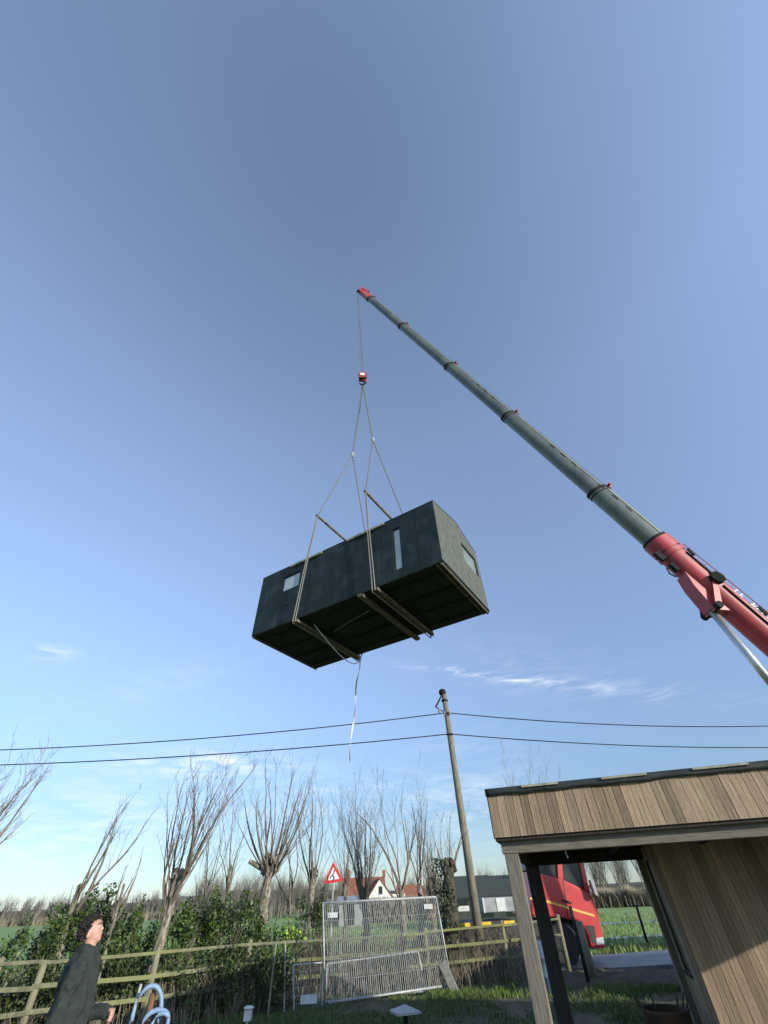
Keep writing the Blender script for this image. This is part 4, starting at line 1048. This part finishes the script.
# lower hedge mass in front of the left fence part, in the shade
for (x, D, rx, h, n, lab) in [(180, 14.9, .8, .95, 3400, 'low dark undergrowth below the lit laurel leaves'), (225, 15.1, .9, 1.0, 3800, 'low dark undergrowth behind the white box'), (270, 15.4, .8, .95, 3200, 'low dark undergrowth beside the steel rod'),
    (15, 14.6, .9, .95, 3000, 'low undergrowth under the fence rails at the left edge'), (75, 14.8, .9, 1.0, 3400, 'low undergrowth under the fence rails behind the man'), (130, 14.7, .9, .95, 3200, 'low undergrowth under the fence rails beside the leaning pole')]:
    px, py = gp(x, D); shrub(lab, px, py, rx, .4, h, n, 'ivy', .06, 'low undergrowth along the fence', 5, 2)
# ivy on stump
m = MB(); Pv = at(449, 930, 17.9)
for _ in range(2600):
    z = random.uniform(.5, 2.75); a = random.uniform(0, 6.28); r_ = .27 + random.uniform(0, .09)
    tz = (z)/2.6; p = Vector((Pv[0] + math.cos(a)*r_ - .04*tz, Pv[1] + math.sin(a)*r_, z)); L = random.uniform(.04, .09)
    if mn.noise(Vector((math.cos(a)*2, z*1.5, math.sin(a)*2))) < -.02: continue
    d1 = Vector((random.uniform(-1, 1), random.uniform(-1, 1), random.uniform(-1, .3))).normalized(); d2 = d1.cross(Vector((math.cos(a), math.sin(a), .5))).normalized()
    m.add([p - iv.location, p+d1*L*.5+d2*L*.45 - iv.location, p+d1*L - iv.location, p+d1*L*.5-d2*L*.45 - iv.location], [(0,1,2,3)], random.uniform(.5, 1.2))
m.build('ivy', M['ivy'], iv)
# dry stems and brambles under the fence
def stems_stuff(name, n, reg, hh, mat, r=.006):
    m = MB()
    for _ in range(n):
        x, y = reg(); h = random.uniform(*hh); a = random.uniform(0, 6.28); l = random.uniform(.05, .5)*h
        m.tube([(x, y, -.03), (x+math.cos(a)*l*.4, y+math.sin(a)*l*.4, h*.6), (x+math.cos(a)*l, y+math.sin(a)*l, h*random.uniform(.8, 1))], [r, r*.8, r*.3], 3, random.uniform(.5, 1.4), cap=False)
    return tag(m.build(name, M[mat]), kind='stuff')
def fpt(t): 
    k = 3 + t*4.3; i = min(int(k), 7); f = k-i; return tops[i]*(1-f) + tops[i+1]*f
def reg_f():
    P = fpt(random.random()); return P[0] + random.gauss(0, .2), P[1] + random.gauss(.1, .35)
stems_stuff('dry_undergrowth', 1500, reg_f, (.2, .9), 'drygrass')
def reg_b():
    P = fpt(random.uniform(.35, 1)); return P[0] + random.gauss(0, .2), P[1] + random.gauss(.9, .5)
stems_stuff('bramble', 1800, reg_b, (.5, 1.3), 'twig', .008)
def reg_l():
    i = random.randint(0, 2); f = random.random(); P = tops[i]*(1-f)+tops[i+1]*f; return P[0], P[1] + random.gauss(.1, .35)
stems_stuff('dry_undergrowth', 420, reg_l, (.2, .7), 'drygrass')
dg = on_z(222, 1022)
m = MB()
for k in range(9):
    a = random.uniform(-.3, .3); m.tube([(dg[0]+a*.4, dg[1]+.6, 0), (dg[0]+a+.05, dg[1]+.6, random.uniform(.35, .62))], [.012, .005], 4, random.uniform(.8, 1.4))
o = m.build('dry_grass_tuft', M['drygrass']); tag(o, 'clump of pale dry stalks in front of the shaded hedge', 'dry stalks')

# ------------------------------------------------------------------ background buildings
def gable_house(name, label, cat, cx, cy, rz, L, Wd, He, Hr, wall, roof, grp=None):
    T = thing(name, label, cat, (cx, cy, -.1), rz, grp)
    m = MB(); m.prism([(-L/2, -Wd/2, 0), (-L/2, Wd/2, 0), (-L/2, Wd/2, He), (-L/2, 0, Hr), (-L/2, -Wd/2, He)], (L, 0, 0)); m.build('wall', M[wall], T)
    m = MB(); e = .25
    k = (Hr-He)/(Wd/2)
    m.add([(-L/2-e, -Wd/2-e, He-e*k+.05), (L/2+e, -Wd/2-e, He-e*k+.05), (L/2+e, 0, Hr+.05), (-L/2-e, 0, Hr+.05), (L/2+e, Wd/2+e, He-e*k+.05), (-L/2-e, Wd/2+e, He-e*k+.05)], [(0,1,2,3), (3,2,4,5)])
    r_ = m.build('roof', M[roof], T); r_.modifiers.new('t', 'SOLIDIFY').thickness = .14
    return T, r_
hx = at(364, 897, 104)
hT, hr_ = gable_house('white_house', 'white rendered house with red tiled roof beyond the bare trees', 'house', hx[0], hx[1], R(10), 7.4, 5.5, 2.4, 5.1, 'housewhite', 'rooftile')
m = MB(); gx = 2.5
m.prism([(gx-2.2, -4.2, 0), (gx+2.2, -4.2, 0), (gx+2.2, -4.2, 2.3), (gx, -4.2, 4.7), (gx-2.2, -4.2, 2.3)], (0, 3.5, 0)); m.build('gable_wing', M['housewhite'], hT)
m = MB(); m.add([(gx-2.5, -4.4, 2.1), (gx, -4.4, 4.85), (gx, -.2, 4.85), (gx-2.5, -.2, 2.1), (gx+2.5, -4.4, 2.1), (gx+2.5, -.2, 2.1)], [(0,1,2,3), (1,4,5,2)]); g_ = m.build('gable_roof', M['rooftile'], hT); g_.modifiers.new('t', 'SOLIDIFY').thickness = .14
for (x, z) in ((gx-.9, 1.0), (gx+.6, 1.0), (gx-.3, 2.7)):
    m = MB(); m.box((x, -4.23, z), (x+.7, -4.21, z+1.0)); w_ = m.build('window', M['truckglass'], hT)
    m = MB(); m.box((x-.08, -4.26, z-.1), (x+.78, -4.20, z-.02)); m.build('sill', M['greybox'], w_)
for x in (-2.8, -1.2):
    m = MB(); m.box((x, -2.78, 1.0), (x+.8, -2.76, 2.0)); m.build('window', M['truckglass'], hT)
m = MB(); m.box((-3.3, -.3, 5.2), (-2.7, .3, 6.3)); m.build('chimney', M['rooftile'], hr_)
m = MB(); m.box((3.6, -.3, 5.0), (4.1, .3, 6.1)); m.build('chimney', M['rooftile'], hr_)
m = MB(); m.box((gx+2.21, -3.6, 0), (gx+4.6, -1.2, 2.6)); m.build('annex', M['housewhite'], hT)
h2 = at(411, 897, 112)
T2_, r2_ = gable_house('small_house', 'low white cottage with brown tiled roof right of the white house', 'house', h2[0], h2[1], R(4), 5.2, 4.2, 1.9, 3.9, 'housewhite', 'rooftile')
m = MB(); m.box((2.2, -.25, 3.4), (2.65, .25, 4.9)); m.build('chimney', M['housewhite'], r2_)
m = MB(); m.box((-1.5, -2.13, .8), (-.7, -2.11, 1.5)); m.build('window', M['truckglass'], T2_)
g1 = at(351, 897, 62)
T3, _ = gable_house('metal_outbuilding', 'grey blue metal outbuilding left of the white house', 'outbuilding', g1[0], g1[1], R(5), 2.4, 3, 1.9, 2.3, 'greybox', 'greybox')
m = MB(); m.box((-.6, -1.53, .1), (.4, -1.51, 1.7)); m.build('door', M['darksteel'], T3)
bx = at(500, 893, 48)
T4, r4 = gable_house('dark_barn', 'long low dark barn with grey green roof behind the utility pole', 'barn', bx[0]+1.5, bx[1]+2, R(-4), 11, 6, 1.9, 3.1, 'barnwall', 'barnroof')
for x in (-3.6, -1.2, 1.2):
    m = MB(); m.box((x, -3.03, .6), (x+1.4, -3.01, 1.5)); m.build('window', M['truckglass'], T4)
m = MB(); m.lathe([(.14, 0), (.14, .3), (.2, .32), (.05, .45)], 10, (.2, -.9, 2.9)); m.build('vent_cap', M['plate'], r4)
# dark farm shed left part
bx = at(470, 893, 55)
T5, r5 = gable_house('field_shelter', 'small dark field shelter left of the utility pole beside the barn', 'shelter', bx[0], bx[1], R(3), 3.6, 4, 1.7, 3.3, 'barnwall', 'barnroof')

# road sign
sgD = 25.0
A_, B_, C_ = at(333.2, 861.5, sgD), at(323.5, 884, sgD), at(343.5, 881, sgD)
cen = (A_+B_+C_)/3
sg = thing('road_sign', 'triangular warning sign with red border on a post above the ivy mound', 'road sign', (cen[0], cen[1], 0))
SO = np.array([cen[0], cen[1], 0]); nv = np.array([-cen[0], -cen[1], 0]); nv /= np.linalg.norm(nv)
q = MB(); q.prism([A_-SO, B_-SO, C_-SO], -nv*.03); q.build('plate', M['signred'], sg)
q = MB(); k = .60; q.prism([cen+(P-cen)*k-SO+nv*.006 for P in (A_, B_, C_)], -nv*.004); q.build('face', M['signwhite'], sg)
ex = (C_-B_)/np.linalg.norm(C_-B_); ey = A_-(B_+C_)/2; ey /= np.linalg.norm(ey)
q = MB(); 
def sp(x, y): return cen + ex*x + ey*y - SO + nv*.014
q.tube([sp(.02, -.19), sp(.03, -.06), sp(-.03, .02), sp(.05, .10)], .028, 5); q.tube([sp(-.02, .03), sp(-.12, -.03), sp(-.15, -.10)], .02, 5); q.ball(sp(.05, .15), .035, 6); q.build('pictogram', M['signblack'], sg)
q = MB(); q.tube([(-nv[0]*.06, -nv[1]*.06, 0), (-nv[0]*.06, -nv[1]*.06, cen[2]+.2)], .035, 8); q.build('post', M['galv'], sg)

# ------------------------------------------------------------------ far woods and hill
def ridge(name, pts, depth, mat):
    m = MB(); vs = []; n = len(pts)*6
    for i in range(n):
        t = i/(n-1)*(len(pts)-1); k = min(int(t), len(pts)-2); f = t-k
        P = np.array(pts[k])*(1-f)+np.array(pts[k+1])*f
        d = P[:2]/np.linalg.norm(P[:2]); h = P[2]*(1+.12*mn.noise(Vector((i*.9, 0, 0))) + .1*mn.noise(Vector((i*.3, 5, 0))))
        for (q, hh) in ((0, -.2), (.05, h*.72), (.35, h*.98), (.7, h), (1, h*.6), (1.05, -.2)):
            vs.append((P[0]+d[0]*depth*q, P[1]+d[1]*depth*q, hh))
    m.add(vs, [(i*6+k, (i+1)*6+k, (i+1)*6+k+1, i*6+k+1) for i in range(n-1) for k in range(5)])
    return tag(m.build(name, M[mat]), kind='structure')
def w_at(x, y, D): P = at(x, y, D); return (P[0], P[1], P[2])
ridge('hill', [w_at(-120, 917, 330), w_at(0, 911, 330), w_at(60, 908, 320), w_at(120, 903, 310), w_at(170, 897, 300), w_at(230, 890, 290), w_at(300, 887, 290), w_at(400, 890, 300), w_at(470, 890, 300), w_at(560, 885, 300), w_at(700, 880, 300), w_at(900, 872, 320)], 60, 'wood_mass')
def woodland(name, xs, Dr, n, hr, mat='wood_far', r0=.05):
    m = MB()
    for _ in range(n):
        x = random.uniform(*xs); D = random.uniform(*Dr); P = at(x, 900, D); h = random.uniform(*hr)
        base = np.array([P[0], P[1], -.2]); tr_ = h*random.uniform(.25, .4)
        m.tube([base, base+np.array([random.uniform(-.3, .3), 0, tr_])], [r0*3, r0*2], 5, cap=False)
        for k in range(11):
            a = random.uniform(0, 6.28); s = random.uniform(.05, .5)
            q_, r_ = shoot(m, base+np.array([0, 0, tr_*random.uniform(.5, 1)]), Vector((math.cos(a)*s, math.sin(a)*s, 1)), (h-tr_)*random.uniform(.7, 1), r0, 4, .5)
            add_twigs(m, q_, r_, 5, h*.22, r0*.5, .6, 0)
    return tag(m.build(name, M[mat]), kind='stuff')
woodland('woodland', (195, 345), (110, 150), 120, (5.5, 8.5))
woodland('woodland', (-20, 200), (190, 260), 130, (5, 8), r0=.09)
woodland('woodland', (555, 700), (100, 140), 70, (8, 14), r0=.035)
woodland('woodland', (400, 560), (120, 180), 60, (5, 8), r0=.07)
# low hedge in front of the houses
hb_ = MB()
for _ in range(9000):
    x = random.uniform(325, 470); P = at(x, 900, random.uniform(66, 72)); h = random.uniform(-.1, 1.0)**1.0*1.9
    hb_.add([(P[0]-.05, P[1], h-.4), (P[0]+.05, P[1]+.1, h-.4), (P[0]+random.uniform(-.25, .25), P[1], h+.35)], [(0,1,2)], random.uniform(.5, 1.3))
tag(hb_.build('field_hedge', M['wood_far']), kind='stuff')
# dense hedge at foot of the right wood
hb_ = MB()
for _ in range(14000):
    x = random.uniform(560, 720); P = at(x, 900, random.uniform(86, 95)); h = random.uniform(-.1, 1)*1.7 + .5*mn.noise(Vector((x*.08, 0, 0)))
    hb_.add([(P[0]-.05, P[1], h-.5), (P[0]+.05, P[1]+.2, h-.5), (P[0]+random.uniform(-.4, .4), P[1], h+.5)], [(0,1,2)], random.uniform(.5, 1.4))
tag(hb_.build('field_hedge', M['reedhedge']), kind='stuff')
for k in range(9):
    P = at(594+k*8, 900, 80); q = MB(); q.tube([(P[0], P[1], -.15), (P[0], P[1], 1.1)], .05, 5)
    tag(q.build('boundary_post', M['post']), 'tiny post in the row along the far edge of the sunny meadow', 'post', 'posts along the far edge of the meadow')

# ------------------------------------------------------------------ the man
def skin_obj(name, nodes, edges, radii, mat, parent, sub=2):
    me = bpy.data.meshes.new(name+'_cage'); me.from_pydata([tuple(p) for p in nodes], edges, []); 
    o = bpy.data.objects.new(name+'_cage', me); COL.objects.link(o)
    sk = o.modifiers.new('skin', 'SKIN'); sk.use_smooth_shade = True
    for i, r_ in enumerate(radii):
        sv = me.skin_vertices[0].data[i]; sv.radius = r_ if hasattr(r_, '__len__') else (r_, r_); sv.use_root = (i == 0)
    ss = o.modifiers.new('sub', 'SUBSURF'); ss.levels = sub; ss.render_levels = sub
    dg_ = bpy.context.evaluated_depsgraph_get(); dg_.update()
    m2 = bpy.data.meshes.new_from_object(o.evaluated_get(dg_)); m2.name = name
    bpy.data.objects.remove(o, do_unlink=True)
    m2.materials.clear(); m2.materials.append(M[mat]); m2.shade_smooth()
    r_ = bpy.data.objects.new(name, m2); COL.objects.link(r_); r_.parent = parent
    return r_
MD = 6.35
mp_ = at(98.5, 925, MD)
man = thing('person', 'man in a long charcoal coat with dark curly hair looking up at the hanging module', 'person', (mp_[0]-.02, mp_[1], 0), R(16))
def melt(name, m, mat, parent, voxel=.008, smooth_it=3):
    """closed overlapping volumes fused into one continuous skin"""
    o = m.build(name, M[mat], parent)
    r_ = o.modifiers.new('fuse', 'REMESH'); r_.mode = 'VOXEL'; r_.voxel_size = voxel; r_.use_smooth_shade = True
    k = o.modifiers.new('soft', 'SMOOTH'); k.iterations = smooth_it; k.factor = .5
    dg_ = bpy.context.evaluated_depsgraph_get(); dg_.update()
    m2 = bpy.data.meshes.new_from_object(o.evaluated_get(dg_)); o.modifiers.clear(); o.data = m2; m2.name = name
    m2.materials.clear(); m2.materials.append(M[mat]); m2.shade_smooth()
    return o
def limb(m, pts, rad, n=14):
    m.tube(pts, rad, n)
    for p, r_ in zip(pts, rad if hasattr(rad, '__len__') else [rad]*len(pts)): m.ball(p, r_*1.0, 12)
def loft(m, rings, n=24):
    """rings: (x, y, z, rx, ry)"""
    vs = []
    for (x, y, z, rx, ry) in rings:
        for k in range(n):
            th = 2*math.pi*k/n; vs.append((x+rx*math.cos(th), y+ry*math.sin(th), z))
    m.add(vs, [(i*n+k, i*n+(k+1)%n, (i+1)*n+(k+1)%n, (i+1)*n+k) for i in range(len(rings)-1) for k in range(n)] + [tuple(range(n))[::-1], tuple((len(rings)-1)*n+k for k in range(n))])
# skeleton (x forward, y his left, right arm is nearest the camera)
SHL, SHR = Vector((.0, .185, 1.45)), Vector((.0, -.185, 1.45))
ELL, WRL = Vector((.11, .215, 1.15)), Vector((.27, .17, 1.13))
ELR, WRR = Vector((-.04, -.235, 1.16)), Vector((.09, -.22, .93))
bm_ = MB()
loft(bm_, [(0, 0, .86, .09, .13), (0, 0, .95, .11, .15), (0, 0, 1.12, .095, .13), (-.01, 0, 1.32, .11, .15), (-.01, 0, 1.44, .09, .15), (.0, 0, 1.49, .06, .08)])
limb(bm_, [(-.01, 0, 1.45), (-.005, 0, 1.56), (.0, 0, 1.62)], [.062, .056, .055])
for S_, E_, W_ in ((SHL, ELL, WRL), (SHR, ELR, WRR)):
    limb(bm_, [S_, (S_+E_)/2, E_], [.052, .045, .038]); limb(bm_, [E_, (E_*.6+W_*.4), W_], [.038, .036, .025])
for sd, xk, xa in ((1, .02, 0), (-1, -.02, -.05)):
    limb(bm_, [(0, sd*.09, .90), (xk, sd*.10, .50), (xa, sd*.105, .10)], [.085, .055, .038]); limb(bm_, [(xa, sd*.105, .07), (xa+.15, sd*.12, .04)], [.04, .032])
# head, tilted back: built about the neck joint
HT_ = Matrix.Translation((-.005, 0, 1.595)) @ Matrix.Rotation(R(-20), 4, 'Y') @ Matrix.Scale(.94, 4)
def hp3(x, y, z): return HT_ @ Vector((x, y, z))
hm = MB()
def hball(c, r, n=16): 
    t = MB(); t.ball(c, r, n); hm.add([HT_ @ Vector(v) for v in t.v], t.f)
hball((.0, 0, .105), (.098, .077, .092)); hball((.028, 0, .055), (.072, .062, .085)); hball((.062, 0, .005), (.032, .034, .026))
hball((.055, 0, .045), (.045, .05, .05)); hball((.078, 0, .125), (.022, .055, .030))
hball((.099, 0, .072), (.018, .015, .016)); hball((.092, 0, .092), (.014, .011, .026)); hball((.088, 0, .034), (.016, .026, .008)); hball((.087, 0, .022), (.014, .022, .008))
hball((.065, .038, .062), (.025, .020, .022)); hball((.065, -.038, .062), (.025, .020, .022))
hball((-.005, .078, .07), (.020, .010, .032)); hball((-.005, -.078, .07), (.020, .010, .032))
bm_.add(hm.v, hm.f)
# hands
for W_, E_, sd in ((WRL, ELL, 1), (WRR, ELR, -1)):
    d = (W_-E_).normalized(); side = Vector((0, 1, 0)); side = (side - d*side.dot(d)).normalized(); dn = d.cross(side)*(1)
    t = MB(); palm = W_ + d*.042
    limb(t, [W_, palm + dn*0], [.024, .026]); 
    for j in range(4): limb(t, [W_ + d*.02 + dn*(j-1.5)*.013, palm + d*.035 + dn*(j-1.5)*.020], [.016, .013], 8)
    for j in range(4):
        L = (.060, .068, .064, .050)[j]; p0 = palm + d*.028 + dn*(j-1.5)*.020
        p1 = p0 + d*L*.35 - side*.016*sd; p2 = p1 + d*L*.05 - side*.028*sd; p3 = p2 - d*L*.20 - side*.016*sd
        limb(t, [p0, p1, p2, p3], [.0105, .0098, .009, .0078], 8)
    th = W_ + d*.02 - dn*.022
    limb(t, [th, th - dn*.022 + d*.03 - side*.012*sd, th - dn*.026 + d*.06 - side*.022*sd], [.014, .012, .010], 8)
    bm_.add(t.v, t.f)
body = melt('body', bm_, 'skin', man, .0065, 3)
# coat
cm = MB()
loft(cm, [(.0, 0, .52, .20, .24), (0, 0, .70, .185, .225), (0, 0, .90, .165, .205), (-.0, 0, 1.08, .145, .19), (-.01, 0, 1.25, .145, .20), (-.02, 0, 1.38, .138, .21), (-.02, 0, 1.46, .125, .18), (-.01, 0, 1.51, .095, .11), (-.01, 0, 1.545, .085, .085)])
for S_, E_, W_ in ((SHL, ELL, WRL), (SHR, ELR, WRR)):
    mid = (S_+E_)/2; Wc = E_ + (W_-E_)*1.05
    limb(cm, [S_ + Vector((0, 0, -.01)), mid, E_, (E_+Wc)/2, Wc], [.080, .070, .065, .058, .052])
# high folded collar and lapel
loft(cm, [(-.005, 0, 1.50, .10, .105), (.0, 0, 1.55, .092, .092), (.005, 0, 1.585, .088, .086)])
limb(cm, [(.10, -.03, 1.50), (.145, -.02, 1.30), (.165, -.01, 1.05), (.185, 0, .60)], [.030, .024, .020, .022])
# pockets and belt seam as low relief
limb(cm, [(.03, -.218, 1.02), (.12, -.17, 1.0)], [.022, .020])
coat = melt('coat', cm, 'coat', man, .010, 2)
tx = bpy.data.textures.new('coat_folds', 'CLOUDS'); tx.noise_scale = .13; tx.noise_depth = 2
dm = coat.modifiers.new('folds', 'DISPLACE'); dm.strength = .06; dm.texture = tx; dm.mid_level = .5
for sd, xk, xa in ((1, .02, 0), (-1, -.02, -.05)):
    m = MB(); limb(m, [(0, sd*.09, .86), (xk, sd*.10, .50), (xa, sd*.105, .09)], [.105, .085, .075]); m.build('trouser_leg', M['trousers'], man, smooth=True)
    m = MB(); m.ball((xa+.06, sd*.12, .045), (.15, .055, .055), 14); m.build('shoe', M['shoe'], man, smooth=True)
m = MB()
for _ in range(1500):
    a = random.uniform(0, 6.28); ph = random.uniform(-.55, 1.57)
    d = Vector((math.cos(a)*math.cos(ph), math.sin(a)*math.cos(ph), math.sin(ph)))
    if d.x > .30 and d.z < .62: continue
    if d.x > -.05 and d.z < .05: continue
    p = HT_ @ (Vector((-.004, 0, .112)) + Vector((d.x*.101, d.y*.083, d.z*.094))); m.ball(p + Vector((random.gauss(0, .006), random.gauss(0, .006), random.gauss(0, .006))), random.uniform(.006, .016), 6, 1.0, .5)
m.build('hair', M['hair'], man)
for sd in (1, -1):
    t = MB(); t.ball((.083, sd*.031, .098), (.009, .012, .008), 8); m = MB(); m.add([HT_ @ Vector(v) for v in t.v], t.f); m.build('eye', M['signwhite'], man, smooth=True)
    t = MB(); t.ball((.0905, sd*.031, .099), (.003, .005, .005), 8); m = MB(); m.add([HT_ @ Vector(v) for v in t.v], t.f); m.build('pupil', M['signblack'], man, smooth=True)
    m = MB(); m.tube([hp3(.098, sd*.015, .118), hp3(.095, sd*.035, .122), hp3(.078, sd*.054, .117)], .005, 5); m.build('eyebrow', M['hair'], man)
m = MB(); m.tube([hp3(.098, -.018, .028), hp3(.104, 0, .029), hp3(.098, .018, .028)], .003, 6); m.build('mouth', M['stake'], man)
print('done', len(bpy.data.objects))
